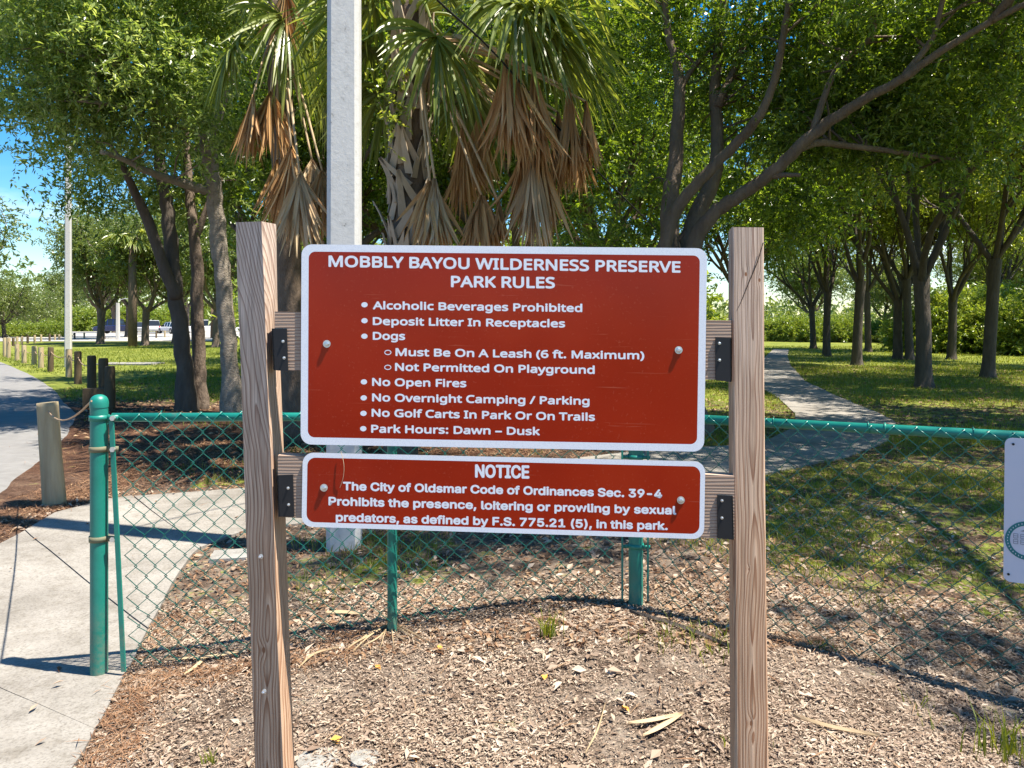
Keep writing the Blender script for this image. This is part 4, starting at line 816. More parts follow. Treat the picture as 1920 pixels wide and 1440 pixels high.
# bands, bolts and tension bar on the left post
for (zz, mk_) in ((FLz, 'green_paint'), (FLz-.115, 'galv_old'), (H-(1009-HY)/F*FL[1], 'galv_old')):
    mb = MB(); mb.lathe([(.0315, -.010), (.0345, -.010), (.0345, .010), (.0315, .010)], (FL[0], FL[1], zz), 24); mb.box((FL[0]+.052, FL[1]-.006, zz), (.022, .003, .010)); band = fobj(mb, 'tension_band', M[mk_], True)
    mb = MB(); mb.tube([(FL[0]+.060, FL[1]-.022, zz), (FL[0]+.060, FL[1]+.012, zz)], .006, 8); mb.tube([(FL[0]+.060, FL[1]-.024, zz), (FL[0]+.060, FL[1]-.014, zz)], .010, 6); fobj(mb, 'carriage_bolt', M['zinc'], False, band)
bt = W3(209, 790, 2.84); bb = W3(232, 1259, 2.82); mb = MB(); mb.hexa([bt+[-.008, -.004, 0], bt+[-.008, .004, 0], bt+[.008, -.004, 0], bt+[.008, .004, 0], bb+[-.008, -.004, 0], bb+[-.008, .004, 0], bb+[.008, -.004, 0], bb+[.008, .004, 0]]); fobj(mb, 'tension_bar', M['green_paint'], False)
for off in (-.060, .050):
    u_ = ul if off < 0 else ur; a = np.array([FT[0]+u_[0]*off, FT[1]+u_[1]*off]); mb = MB(); mb.box((a[0], a[1]-.01, FTz*.5+float(gh(*FT))*.5), (.004, .002, (FTz-float(gh(*FT)))*.5-.03)); fobj(mb, 'tension_bar', M['green_paint'], False)
for off in (.25, .62): 
    zz = float(gh(*FT))+off; mb = MB(); mb.lathe([(.031, -.009), (.034, -.009), (.034, .009), (.031, .009)], (FT[0], FT[1], zz), 20); mb.box((FT[0]-.042, FT[1]-.01, zz), (.018, .002, .007)); mb.box((FT[0]+.040, FT[1]-.022, zz), (.016, .002, .007), None); fobj(mb, 'tension_band', M['green_paint'])
# woven fabric
def fabric(A, B, zt, x0off, x1off, seed, slack, botfun):
    A = np.array(A); B = np.array(B); u = norm(B-A); Ltot = np.linalg.norm(B-A); nv = np.array([-u[1], u[0]]); mb = MB(); rg = rs(seed); p = .0365; hw = .0365
    ncol = int((Ltot-x0off-x1off)/p)
    for c in range(ncol):
        s0 = x0off+c*p; zs = np.arange(0, 1.2, hw); pts = []
        a_mid = A+u*s0; zb = botfun(s0)
        phase = c % 2
        for k, z in enumerate(zs):
            zz = zt+.012-z
            if zz < zb: break
            w_ = (k+phase) % 2; s = s0+(p+.004 if w_ else -.004)
            dz = (zt-zz); s += slack(s0, dz); bow = .012*sin(s*3.1+seed)*sin(dz*3.2); bow += .016*(float(vnoise(s*4, dz*5+seed))-.5)*min(dz*4, 1)
            off = bow+(.0032 if w_ else -.0032)*(1 if phase else -1)
            zj = zz+.010*(float(vnoise(s*5+9, dz*6))-.5)-.018*sin(s*2.4+1)*min(dz*1.5, 1)
            if k == 0: s += -.006
            pts.append((A[0]+u[0]*s-nv[0]*(.018-off), A[1]+u[1]*s-nv[1]*(.018-off), zj))
        if len(pts) > 2: mb.tube(pts, .00225, 5, cap=True)
    fobj(mb, 'chain_link_mesh', M['wire'], True)
fabric(FL, FT, FLz, .075, .08, 3, lambda s, dz: .055*dz*np.exp(-s*2.5), lambda s: float(gh(FL[0]+ul[0]*s, FL[1]+ul[1]*s))+.028+.010*sin(s*9))
fabric(FT, FR, RZ, .09, .02, 8, lambda s, dz: -.01*dz, lambda s: float(gh(FT[0]+ur[0]*s, FT[1]+ur[1]*s))+.01+.01*sin(s*7))
# wire ties on the rails
for (A, u, L_, zt) in ((FL, ul, 2.0, FLz), (FT, ur, 2.9, RZ)):
    for s in np.arange(.22, L_, .33):
        c = np.array([A[0]+u[0]*s, A[1]+u[1]*s, zt]); a_ = np.linspace(0, 2*pi, 13); nv = np.array([-u[1], u[0], 0]); ring = c+np.outer(np.cos(a_), nv)*.021+np.outer(np.sin(a_), [0, 0, 1])*.021+np.outer(a_-pi, [u[0], u[1], 0])*.0015
        mb = MB(); mb.tube(ring, .0018, 5); fobj(mb, 'wire_tie', M['wire'])
rope(W3(172, 752, FL[1]-.03), near_top, .07, 'old wire strung from the green post cap to the nearest bollard', .004)
# ------------------------------------------------------------------ white board on the fence at the right edge
m, t, b = newmat('white sheet'); b.inputs['Base Color'].default_value = (.62, .62, .70, 1); b.inputs['Roughness'].default_value = .4; M['white_sheet'] = m
m, t, b = newmat('teal print'); b.inputs['Base Color'].default_value = (.006, .17, .18, 1); b.inputs['Roughness'].default_value = .45; M['teal'] = m
m, t, b = newmat('grey print'); b.inputs['Base Color'].default_value = (.20, .21, .26, 1); b.inputs['Roughness'].default_value = .5; M['grey_print'] = m
def on_fence(px, py, off=.045):
    # intersection of the pixel's line with the plane of the right-hand fence span, pushed forward
    nv = np.array([-ur[1], ur[0]]); A = np.array(FT)-nv*off; dx = (px-CX)/F
    d = A.dot(nv)/(dx*nv[0]+nv[1]); return W3(px, py, d)
c0 = on_fence(1884, 820); c1 = on_fence(1881, 1089); u3 = np.array([ur[0], ur[1], 0]); nv3 = np.array([-ur[1], ur[0], 0])
hgt = c0[2]-c1[2]; wid = .46; bd = thing('white_board', 'white panel with a teal ring emblem hung on the fence at the right frame edge', 'sign', tuple(c0))
def rrect(w, h, r, n=6):
    P = []
    for (cx_, cy_, a0) in ((w-r, -r, pi/2), (w-r, -h+r, 0), (r, -h+r, -pi/2), (r, -r, -pi)):
        for k in range(n+1): a = a0-k/n*pi/2; P.append((cx_+r*cos(a), cy_+r*sin(a)))
    return P
def plate(outline, mapf, d0, d1, name, mat, par, base):
    """extruded outline; mapf(x,y,depth) -> world"""
    n = len(outline); cx_ = np.mean([p[0] for p in outline]); cy_ = np.mean([p[1] for p in outline]); mb = MB()
    V = [mapf(x, y, d0) for x, y in outline]+[mapf(x, y, d1) for x, y in outline]+[mapf(cx_, cy_, d0), mapf(cx_, cy_, d1)]
    T = [[2*n, k, (k+1) % n] for k in range(n)]+[[2*n+1, n+(k+1) % n, n+k] for k in range(n)]
    mb.add(V, [[k, n+k, n+(k+1) % n, (k+1) % n] for k in range(n)], T); o = mb.obj(name, mat, par, loc=base); o.location = (0, 0, 0); return o
lean = (c1-c0)/hgt; lean[2] = -1
mf = lambda x, y, dd: c0+u3*x-lean*y-nv3*(-dd)
plate(rrect(wid, hgt, .022), mf, 0, -.003, 'panel', M['white_sheet'], bd, c0)
# ring emblem, edge at px 1895
ctr = (on_fence(1929, 1014)-c0); cxr = ctr.dot(u3); cyr = ctr[2]; Rr0 = 34/F*c0[1]*1.06
mb = MB(); n = 48; a = np.arange(n)/n*2*pi; V = []
for rr_ in (Rr0, Rr0-.0145): V += [mf(cxr+rr_*cos(q), cyr+rr_*sin(q), -.0042) for q in a]
mb.add(V, [[k, (k+1) % n, n+(k+1) % n, n+k] for k in range(n)]); o = mb.obj('ring_emblem', M['teal'], bd, loc=c0); o.location = (0, 0, 0)
mb = MB()
for q in np.arange(0, 2*pi, .17):
    for (dr, w_) in ((-.0072, .0022),):
        c = (cxr+(Rr0+dr)*cos(q), cyr+(Rr0+dr)*sin(q)); mb.add([mf(c[0]+a_*w_*.5, c[1]+b_*w_, -.0050) for a_, b_ in ((-1, -1), (1, -1), (1, 1), (-1, 1))], [[0, 1, 2, 3]])
o = mb.obj('ring_print', M['white_sheet'], bd, loc=c0); o.location = (0, 0, 0); stuff(o)
mb = MB()
def seg(x0, y0, x1, y1, w=.0016):
    a = np.array([x0, y0]); c = np.array([x1, y1]); n_v = norm(np.array([-(c-a)[1], (c-a)[0]]))*w/2; mb.add([mf(*(a+n_v), -.0050), mf(*(c+n_v), -.0050), mf(*(c-n_v), -.0050), mf(*(a-n_v), -.0050)], [[0, 1, 2, 3]])
for (gx, gy, s) in ((-.040, .006, .016), (-.040, -.013, .016), (-.020, .006, .016), (-.020, -.013, .016), (0, .006, .016), (0, -.013, .016)):
    x0, y0 = cxr+gx, cyr+gy
    for e in ((0, 0, s*.75, 0), (0, s*.45, s*.75, s*.45), (0, s*.9, s*.75, s*.9), (0, 0, 0, s*.9), (s*.75, 0, s*.75, s*.9)): seg(x0+e[0], y0+e[1], x0+e[2], y0+e[3])
mb.add([mf(cxr-.022, cyr+.030, -.005), mf(cxr+.01, cyr+.044, -.005), mf(cxr+.01, cyr+.030, -.005)], None, [[0, 1, 2]])
o = mb.obj('emblem_lines', M['grey_print'], bd, loc=c0); o.location = (0, 0, 0)
for (px, py) in ((1900, 833), (1891, 1077)):
    c = on_fence(px, py, .051); mb = MB(); mb.tube([c, c+nv3*.004], .0042, 8); o = mb.obj('rivet', M['plastic_black'], bd, loc=c0); o.location = (0, 0, 0)

# ------------------------------------------------------------------ the park rules sign
sign = thing('park_rules_sign', 'brown-red park rules sign with smaller notice panel bolted between two wooden posts', 'sign', (0, 1.80, 0)); SY = 1.80; sb = np.array([0, SY, 0.])
def sobj(mb, name, mat, par=None, smooth=False):
    o = mb.obj(name, mat, par or sign, smooth, loc=sb); o.location = (0, 0, 0); return o
KN = 9
# left post: pentagonal section (wane on the right-front arris), lofted through measured sections
secL = [(415, 442, 490, 517, 518), (560, 446, 496, 515, 520), (698, 452, 500, 511, 526), (860, 457, 508, 519, 532), (1000, 461, 514, 525, 536), (1200, 470, 520, 536, 542), (1320, 474, 526, 543.5, 546), (1440, 478, 531, 549, 551), (1720, 488, 543, 562, 564)]
dF = 1.80; V = []; 
for (py, xl, xc, xw, xr) in secL:
    a = W3(xl, py, dF+.018); c = W3(xc, py, dF); w = W3(xw, py, dF+.050); r = W3(xr, py, dF+.088); bk = a+r-c; z = c[2]
    for p in (a, c, w, r, bk): V.append((p[0], p[1], z))
n = 5; ms = len(secL); V = np.array(V)
mb = MB(); mb.add(V, [[s*n+k, (s+1)*n+k, (s+1)*n+(k+1) % n, s*n+(k+1) % n] for s in range(ms-1) for k in range(n)]); tp = V[:5].mean(0)+[0, 0, .001]
mb.add(np.vstack([V[:5], tp]), None, [[5, k, (k+1) % 5] for k in range(5)])
kz = lambda py: H-(py-HY)/F*dF
lx = lambda px: (px-CX)/F*dF
woodL = wood('post wood, left', (lx(497), dF-SY+.004), .058, [(lx(492), dF-SY, kz(1222), .014, .012)], freq=125, zs=(1.02, .22))
post1 = sobj(mb, 'post', woodL)
secR = [(426, 1366, 1372.5, 1433), (720, 1366, 1374, 1434), (1000, 1367, 1376, 1436.5), (1200, 1367.5, 1378, 1439), (1440, 1369, 1380, 1442), (1720, 1371, 1382, 1446)]
V = []; dR = 1.785
for (py, xb, xl, xr) in secR:
    fl = W3(xl, py, dR); fr = W3(xr, py, dR+.004); z = fl[2]; bl_ = W3(xb, py, dR+.086); 
    e = .004
    V += [(fl[0]+e, fl[1], z), (fr[0]-e, fr[1], z), (fr[0], fr[1]+e, z), (fr[0]-.004, bl_[1], z), (bl_[0], bl_[1], z), (fl[0], fl[1]+e, z)]
n = 6; ms = len(secR); V = np.array(V); mb = MB(); mb.add(V, [[s*n+k, (s+1)*n+k, (s+1)*n+(k+1) % n, s*n+(k+1) % n] for s in range(ms-1) for k in range(n)])
tp = V[:6].mean(0)+[0, 0, .001]; mb.add(np.vstack([V[:6], tp]), None, [[6, k, (k+1) % 6] for k in range(6)])
rx = lambda px: (px-CX)/F*dR
woodR = wood('post wood, right', (rx(1414), dR-SY+.004), .050, [(rx(1399), dR-SY, H-(514-HY)/F*dR, .009, .007), (rx(1425), dR-SY, H-(525-HY)/F*dR, .008, .006), (rx(1405), dR-SY, H-(1068-HY)/F*dR, .006, .005), (rx(1409), dR-SY, H-(1357-HY)/F*dR, .011, .009)], freq=135, tint=(1.02, 1.0, .97))
post2 = sobj(mb, 'post', woodR)
# drying crack in the right post as a thin groove strip
P = [(1436, 455), (1420, 492), (1404, 530), (1390, 565), (1381, 583)]; mb = MB()
m, t, b = newmat('crack'); b.inputs['Base Color'].default_value = (.05, .03, .02, 1); b.inputs['Roughness'].default_value = 1; M['crack'] = m
V = []
for i_, (px, py) in enumerate(P):
    w = (1.3, 1.5, 1.3, .9, .3)[i_]*.0009; c = W3(min(px, 1431), py, dR-.0004); V += [c+[-w, 0, 0], c+[w, 0, 0]]
mb.add(V, [[2*k, 2*k+1, 2*k+3, 2*k+2] for k in range(len(P)-1)]); sobj(mb, 'drying_crack', M['crack'], post2)
# sign plane: depth varies a little across
a_, c_ = 1/1.80, 1/1.78
def sd_(px): return 1/(a_+(c_-a_)*(px-566)/(1322-566))
tvec = norm(W3(1322, 500, sd_(1322))-W3(566, 500, sd_(566))); tvec[2] = 0; tvec = norm(tvec); nsv = np.array([tvec[1], -tvec[0], 0]); nsv = nsv if nsv[1] < 0 else -nsv
def SP(px, py, off=0.0): return W3(px, py, sd_(px))+nsv*off
def quadmap(TL, TR, BR, BL):
    TL, TR, BR, BL = map(np.array, (TL, TR, BR, BL))
    return lambda u, v: (TL*(1-u)+TR*u)*(1-v)+(BL*(1-u)+BR*u)*v
def rounded(TL, TR, BR, BL, ins, rad, n=8):
    Q = quadmap(TL, TR, BR, BL); Wd = TR[0]-TL[0]; Hh = BL[1]-TL[1]; out = []
    for (cx_, cy_, a0) in ((Wd-ins-rad, ins+rad, -pi/2), (Wd-ins-rad, Hh-ins-rad, 0), (ins+rad, Hh-ins-rad, pi/2), (ins+rad, ins+rad, pi)):
        for k in range(n+1):
            a = a0+k/n*pi/2; out.append(tuple(Q((cx_+rad*cos(a))/Wd, (cy_+rad*sin(a))/Hh)))
    return out
def sign_red():
    m, t, b = newmat('brown-red reflective sheeting'); l = t.links.new
    tcn = N(t, 'ShaderNodeTexCoord'); n1 = N(t, 'ShaderNodeTexNoise', i_Scale=2.6, i_Detail=5.0, i_Roughness=.55); l(tcn.outputs['Object'], n1.inputs['Vector'])
    r = ramp(t, [(.26, .012, .002), (.315, .017, .003), (.37, .028, .006)], [.3, .55, .8]); l(n1.outputs[0], r.inputs[0])
    ms_ = N(t, 'ShaderNodeMapping'); ms_.inputs['Rotation'].default_value = (0, .9, 0); ms_.inputs['Scale'].default_value = (3, 3, 95); l(tcn.outputs['Object'], ms_.inputs[0])
    ns_ = N(t, 'ShaderNodeTexNoise', i_Scale=1.5, i_Detail=3.0, i_Distortion=.6); l(ms_.outputs[0], ns_.inputs['Vector']); rs_ = ramp(t, [(0, 0, 0), (.35, .35, .35)], [.69, .75]); l(ns_.outputs[0], rs_.inputs[0])
    nd_ = N(t, 'ShaderNodeTexNoise', i_Scale=160.0, i_Detail=3.0); l(tcn.outputs['Object'], nd_.inputs['Vector']); rd_ = ramp(t, [(0, 0, 0), (.22, .22, .22)], [.62, .80]); l(nd_.outputs[0], rd_.inputs[0])
    ad_ = N(t, 'ShaderNodeMix', data_type='RGBA', blend_type='ADD'); ad_.inputs[0].default_value = 1; l(rs_.outputs[0], ad_.inputs[6]); l(rd_.outputs[0], ad_.inputs[7])
    mw_ = N(t, 'ShaderNodeMix', data_type='RGBA'); l(ad_.outputs[2], mw_.inputs[0]); l(r.outputs[0], mw_.inputs[6]); mw_.inputs[7].default_value = (.50, .16, .09, 1); l(mw_.outputs[2], b.inputs['Base Color'])
    n2 = N(t, 'ShaderNodeTexNoise', i_Scale=5.0, i_Detail=6.0); l(tcn.outputs['Object'], n2.inputs['Vector']); rr = ramp(t, [(.12,)*3, (.26,)*3]); l(n2.outputs[0], rr.inputs[0]); l(rr.outputs[0], b.inputs['Roughness'])
    b.inputs['Specular IOR Level'].default_value = .22
    mp_ = N(t, 'ShaderNodeMapping'); mp_.inputs['Rotation'].default_value = (0, .5, 0); mp_.inputs['Scale'].default_value = (420, 420, 14); l(tcn.outputs['Object'], mp_.inputs[0]); n3 = N(t, 'ShaderNodeTexNoise', i_Scale=1.0, i_Detail=2.0); l(mp_.outputs[0], n3.inputs['Vector'])
    bp = N(t, 'ShaderNodeBump', i_Strength=.04, i_Distance=.0006); l(n3.outputs[0], bp.inputs['Height']); l(bp.outputs[0], b.inputs['Normal'])
    return m
M['sign_red'] = sign_red()
def sign_white():
    m, t, b = newmat('white reflective sheeting'); l = t.links.new
    tcn = N(t, 'ShaderNodeTexCoord'); vo = N(t, 'ShaderNodeTexVoronoi', i_Scale=330.0); l(tcn.outputs['Object'], vo.inputs['Vector'])
    r = ramp(t, [(.66, .67, .72), (.78, .79, .83)], [.1, .5]); l(vo.outputs['Distance'], r.inputs[0]); l(r.outputs[0], b.inputs['Base Color']); b.inputs['Roughness'].default_value = .35
    return m
M['sign_white'] = sign_white()
m, t, b = newmat('aluminium'); b.inputs['Base Color'].default_value = (.6, .6, .6, 1); b.inputs['Metallic'].default_value = .8; b.inputs['Roughness'].default_value = .45; M['alu'] = m
def sgn(name, corners, border, rad):
    TL, TR, BR, BL = corners; o1 = rounded(TL, TR, BR, BL, 0, rad); o2 = rounded(TL, TR, BR, BL, border, max(rad-border*.55, 4))
    root = plate(o1, lambda x, y, d: SP(x, y, d), 0.0, -.003, name, M['alu'], sign, sb)
    n = len(o1); mb = MB(); mb.add([SP(x, y, .00043) for x, y in o1]+[SP(x, y, .00043) for x, y in o2], [[k, (k+1) % n, n+(k+1) % n, n+k] for k in range(n)]); sobj(mb, 'border', M['sign_white'], root)
    cx_, cy_ = np.mean(o2, axis=0); mb = MB(); mb.add([SP(x, y, .0004) for x, y in o2]+[SP(cx_, cy_, .0004)], None, [[n, k, (k+1) % n] for k in range(n)]); sobj(mb, 'face', M['sign_red'], root)
    return root
panel = sgn('sign_panel', ((565.5, 458), (1326, 465.5), (1320, 847), (563.7, 833)), 13.5, 20)
notice = sgn('notice_panel', ((567.8, 848.5), (1322.5, 865.5), (1320, 1011), (565.5, 987.3)), 9.0, 20)
_fd = bpy.utils.system_resource('DATAFILES', path='fonts')
def getfont(f):
    try: return bpy.data.fonts.load(os.path.join(_fd, f))
    except Exception: return None
FONT_A = getfont('NotoSansHebrew-Regular.woff2'); FONT_B = getfont('Inter.woff2')
def glyphs(txt, font, spacing=1.0):
    cu = bpy.data.curves.new('lettering', 'FONT'); cu.body = txt; cu.size = 1; cu.resolution_u = 4; cu.space_character = spacing
    if font: cu.font = font
    o = bpy.data.objects.new('lettering', cu); COL.objects.link(o); bpy.context.view_layer.update()
    me = bpy.data.meshes.new_from_object(o.evaluated_get(bpy.context.evaluated_depsgraph_get())); bpy.data.objects.remove(o); bpy.data.curves.remove(cu)
    co = np.zeros(len(me.vertices)*3); me.vertices.foreach_get('co', co); co = co.reshape(-1, 3); tri = []
    for p in me.polygons: tri.append(list(p.vertices))
    bpy.data.meshes.remove(me); return co, tri
_caps = {}
def text(par, txt, font, x0, x1, y0, y1, cap, bold, name='lettering', spacing=1.0):
    co, tri = glyphs(txt, font, spacing); key = id(font)
    if key not in _caps: c2, _ = glyphs('H', font); _caps[key] = c2[:, 1].max()-c2[:, 1].min()
    mn, mx = co[:, 0].min(), co[:, 0].max(); sx = (x1-x0-2*bold)/(mx-mn); sy = (cap-2*bold)/_caps[key]
    mb = MB(); slope = (y1-y0)/(x1-x0)
    for k in range(9):
        a = k*pi/4; dx, dy = (bold*cos(a), bold*sin(a)) if k < 8 else (0, 0)
        px = x0+bold+(co[:, 0]-mn)*sx+dx; py = y0+(px-x0)*slope-bold-co[:, 1]*sy+dy; off = .00045+.000004*k
        dd = 1/(a_+(c_-a_)*(px-566)/(1322-566)); V = np.stack([(px-CX)/F*dd, dd, H-(py-HY)/F*dd], 1)+nsv*off
        mb.add(V, None, [t_ for t_ in tri if len(t_) == 3])
        for t_ in tri:
            if len(t_) == 4: mb.Q.append(np.array([t_])+mb.n-len(V))
            elif len(t_) > 4:
                for q in range(1, len(t_)-1): mb.T.append(np.array([[t_[0], t_[q], t_[q+1]]])+mb.n-len(V))
    return sobj(mb, name, M['sign_white'], par)
text(panel, 'MOBBLY BAYOU WILDERNESS PRESERVE', FONT_A, 616, 1276, 500.5, 511.5, 21.5, 1.1)
text(panel, 'PARK RULES', FONT_A, 845.5, 1040.5, 538.5, 541, 21.5, 1.1)
for (tx, x0, x1, y0, y1) in (('Alcoholic Beverages Prohibited', 699, 1091.8, 580, 585.3), ('Deposit Litter In Receptacles', 699, 1059.6, 609.5, 614.2), ('Dogs', 699, 759.8, 637.2, 637.8),
    ('Must Be On A Leash (6 ft. Maximum)', 741.6, 1208, 667.6, 674), ('Not Permitted On Playground', 740.7, 1115.1, 695.4, 701.2), ('No Open Fires', 697.7, 874.6, 723.6, 726.3),
    ('No Overnight Camping / Parking', 697.7, 1105.3, 752.6, 759.4), ('No Golf Carts In Park Or On Trails', 696.8, 1115.6, 781.3, 789.4), ('Park Hours: Dawn \u2013 Dusk', 695.9, 1012.5, 811.3, 816.2)):
    text(panel, tx, FONT_A, x0, x1, y0, y1, 15.0, .85)
text(notice, 'NOTICE', FONT_B, 890.7, 992.6, 895.5, 897.6, 25, 1.35)
text(notice, 'The City of Oldsmar Code of Ordinances Sec. 39-4', FONT_B, 643, 1241.5, 919.3, 934, 16.2, 1.0)
text(notice, 'Prohibits the presence, loitering or prowling by sexual', FONT_B, 616, 1268, 947.5, 965, 16.2, 1.0)
text(notice, 'predators, as defined by F.S. 775.21 (5), in this park.', FONT_B, 629.6, 1252, 977.5, 994, 16.2, 1.0)
def disc(par, px, py, rx_, ry_, hole=0, name='bullet_mark'):
    n = 20; mb = MB(); a = np.arange(n)/n*2*pi; o1 = [SP(px+rx_*cos(q), py+ry_*sin(q), .00047) for q in a]
    if hole: o2 = [SP(px+(rx_-hole)*cos(q), py+(ry_-hole)*sin(q), .00047) for q in a]; mb.add(o1+o2, [[k, (k+1) % n, n+(k+1) % n, n+k] for k in range(n)])
    else: mb.add(o1+[SP(px, py, .00047)], None, [[n, k, (k+1) % n] for k in range(n)])
    sobj(mb, name, M['sign_white'], par)
for (px, py) in ((683.5, 571.4), (683.5, 601.3), (683.3, 630.4), (682.4, 716), (682, 746), (681.6, 775), (681.2, 803.7)): disc(panel, px, py, 6.0, 4.9)
for (px, py) in ((727.3, 660.8), (727.2, 688.7)): disc(panel, px, py, 6.6, 4.8, 1.5, 'ring_mark')
def bolt(par, c, nrm, r, name='bolt', ln=.006):
    nrm = norm(np.asarray(nrm, float)); mb = MB(); mb.tube([c, c+nrm*ln*.25], r*1.35, 16); mb.tube([c+nrm*ln*.25, c+nrm*ln, c+nrm*(ln*1.25)], [r, r*.92, r*.45], 6 if r > .004 else 10); sobj(mb, name, M['zinc'], par)
for (p_, px, py) in ((panel, 613, 644.7), (panel, 1272.3, 656.3), (notice, 607.6, 914.3), (notice, 1276.4, 937.6)): bolt(p_, SP(px, py, .0008), nsv, .0066, 'bolt', .0042)
# small scratches and a dry grass stalk are too thin to matter; cross boards behind the panels
woodB = wood('board wood', (-.2, .4), .02, [], freq=120, tint=(1.0, .95, .88))
def board_wood(name, z0):
    m, t, b = newmat(name); l = t.links.new; tcn = N(t, 'ShaderNodeTexCoord'); mp_ = N(t, 'ShaderNodeMapping'); mp_.inputs['Scale'].default_value = (1.6, 9, 26); l(tcn.outputs['Object'], mp_.inputs[0])
    w = N(t, 'ShaderNodeTexWave', i_Scale=1.6, i_Distortion=5.5, i_Detail=3.0); w.bands_direction = 'Z'; w.inputs['Detail Scale'].default_value = 1.2; l(mp_.outputs[0], w.inputs['Vector'])
    r = ramp(t, [(.38, .26, .185), (.44, .32, .24), (.24, .14, .09)], [0, .6, 1]); l(w.outputs[0], r.inputs[0]); l(r.outputs[0], b.inputs['Base Color']); b.inputs['Roughness'].default_value = .8
    bp = N(t, 'ShaderNodeBump', i_Strength=.3, i_Distance=.001); l(w.outputs[0], bp.inputs['Height']); l(bp.outputs[0], b.inputs['Normal']); return m
M['board'] = board_wood('cross board wood', 0)
for (xl, ytl, ybl, xr, ytr, ybr) in ((514, 584, 694, 1372, 601, 713), (520, 854, 970, 1378, 893, 1012)):
    V = []
    for (px, yt, yb) in ((xl, ytl, ybl), (xr, ytr, ybr)):
        f = lambda y, o: W3(px, y, sd_(px))-nsv*o
        V += [f(yt, .004), f(yb, .004), f(yt, .042), f(yb, .042)]
    mb = MB(); mb.hexa(V); sobj(mb, 'cross_board', M['board'])
# steel angle brackets with screws
def bracket(TL, TR, BR, BL, screws, side):
    mb = MB(); V = []; 
    for (px, py) in (TL, TR): V += [SP(px, py, .0005), SP(px, py, -.0032)]
    for (px, py) in (BL, BR): V += [SP(px, py, .0005), SP(px, py, -.0032)]
    mb.hexa([V[0], V[1], V[2], V[3], V[4], V[5], V[6], V[7]])
    # the return leg lies along the post
    e, f = (TL, BL) if side < 0 else (TR, BR); p, q = SP(e[0], e[1], .0005), SP(f[0], f[1], .0005); t3 = tvec*(.0035*(-side))
    mb.hexa([p, p+t3, q, q+t3, p-nsv*.06, p-nsv*.06+t3, q-nsv*.06, q-nsv*.06+t3]); br = sobj(mb, 'bracket', M['plastic_black'])
    for (px, py) in screws: bolt(br, SP(px, py, .0006), nsv, .0026, 'screw', .003)
bracket((509.5, 616), (537.5, 616), (540, 696), (513, 694), ((531, 640), (533, 671)), -1)
bracket((519.5, 891), (549, 890), (551.5, 969), (522, 969), ((540.5, 915), (541.5, 946)), -1)
bracket((1341.5, 632), (1371, 634), (1371.5, 716), (1342, 713), ((1348.8, 643.5), (1349, 675)), 1)
bracket((1345, 928), (1374, 930), (1376, 1012), (1345.5, 1009), ((1353.5, 938.5), (1353.5, 971)), 1)
P_, R_ = smooth_poly([SP(640, 846, .004), SP(646, 868, .007), SP(645, 892, .005), SP(638, 914, .003)], [.0007]*4, 4); mb = MB(); mb.tube(P_, R_, 4); tag(mb.obj('dry_stalk', M['palm_pale']), 'thin pale dry stalk hanging over the left end of the notice panel', 'stalk')
for (px, py) in ((490, 1043), (496, 1296)): bolt(post1, W3(px, py, dF+.0105-.0005), np.array([-.2, -1, 0]), .0042, 'screw', .008)

# ------------------------------------------------------------------ litter, grass, needles
def scatter(n, x0, x1, y0, y1, seed, dens=None, hard=0.0):
    rg = rs(seed); x = rg.uniform(x0, x1, n); y = rg.uniform(y0, y1, n); k = np.ones(n, bool)
    oh = on_hard(x, y); k &= ~oh | (rg.rand(n) < hard)
    if dens is not None: k &= rg.rand(n) < dens(x, y)
    return x[k], y[k], rg
def flat_leaves(mb, x, y, rg, l0, l1, w0, w1, lift=.012, tilt=.35, powr=2.0):
    n = len(x); a = rg.uniform(0, 2*pi, n); d = np.stack([np.cos(a), np.sin(a), rg.normal(size=n)*tilt*.6], 1); nr = norm(np.stack([rg.normal(size=n)*tilt, rg.normal(size=n)*tilt, np.ones(n)], 1)); d = norm(d-nr*(d*nr).sum(1)[:, None])
    ln = l0+(l1-l0)*rg.rand(n)**powr; z = gh(x, y)+.003+lift*rg.rand(n)+np.where(on_hard(x, y), .016, 0); p = np.stack([x, y, z], 1)
    rhomb(mb, p-d*ln[:, None]*.5, d, nr, ln, ln*(w0+(w1-w0)*rg.rand(n)), .16)
front = lambda x, y: np.clip(.60+2.2*(fbm(x*2.3, y*2.3, 3)-.45), .10, 1)
mb = MB(); x, y, rg = scatter(150000, -1.75, 2.9, 1.9, 3.6, 1, front, .0); flat_leaves(mb, x, y, rg, .006, .034, .2, .46, .008, .22)
x, y, rg = scatter(110000, -1.75, 2.9, 1.9, 3.2, 41, None, .0); flat_leaves(mb, x, y, rg, .003, .016, .12, .45, .010, .2, 1.5)
x, y, rg = scatter(16000, -3.4, 2.9, 1.9, 6, 12, lambda x, y: np.clip(.1+1.4*(fbm(x*1.9+7, y*1.9, 2)-.35), 0, 1), .012); flat_leaves(mb, x, y, rg, .03, .062, .32, .55, .016)
stuff(mb.obj('leaf_litter', M['litter']))['label'] = 'dry tan oak leaves covering the ground under the sign'
mb = MB(); mid = lambda x, y: np.clip((.75-.55*grass_amt(x, y))*(.4+1.3*fbm(x*1.7+3, y*1.7, 3)-.2), 0, 1)*np.where(y > 9, .7, 1)
x, y, rg = scatter(120000, -3.6, 5.2, 2.8, 8.5, 2, mid, .004); flat_leaves(mb, x, y, rg, .015, .050, .25, .5, .014, .28)
x, y, rg = scatter(110000, -9, 15, 8.3, 24, 3, lambda x, y: np.clip(.15+.85*(fbm(x*.5, y*.4, 3)-.3)*(1-.5*grass_amt(x, y)), 0, 1), .002); flat_leaves(mb, x, y, rg, .04, .10, .3, .55, .02)
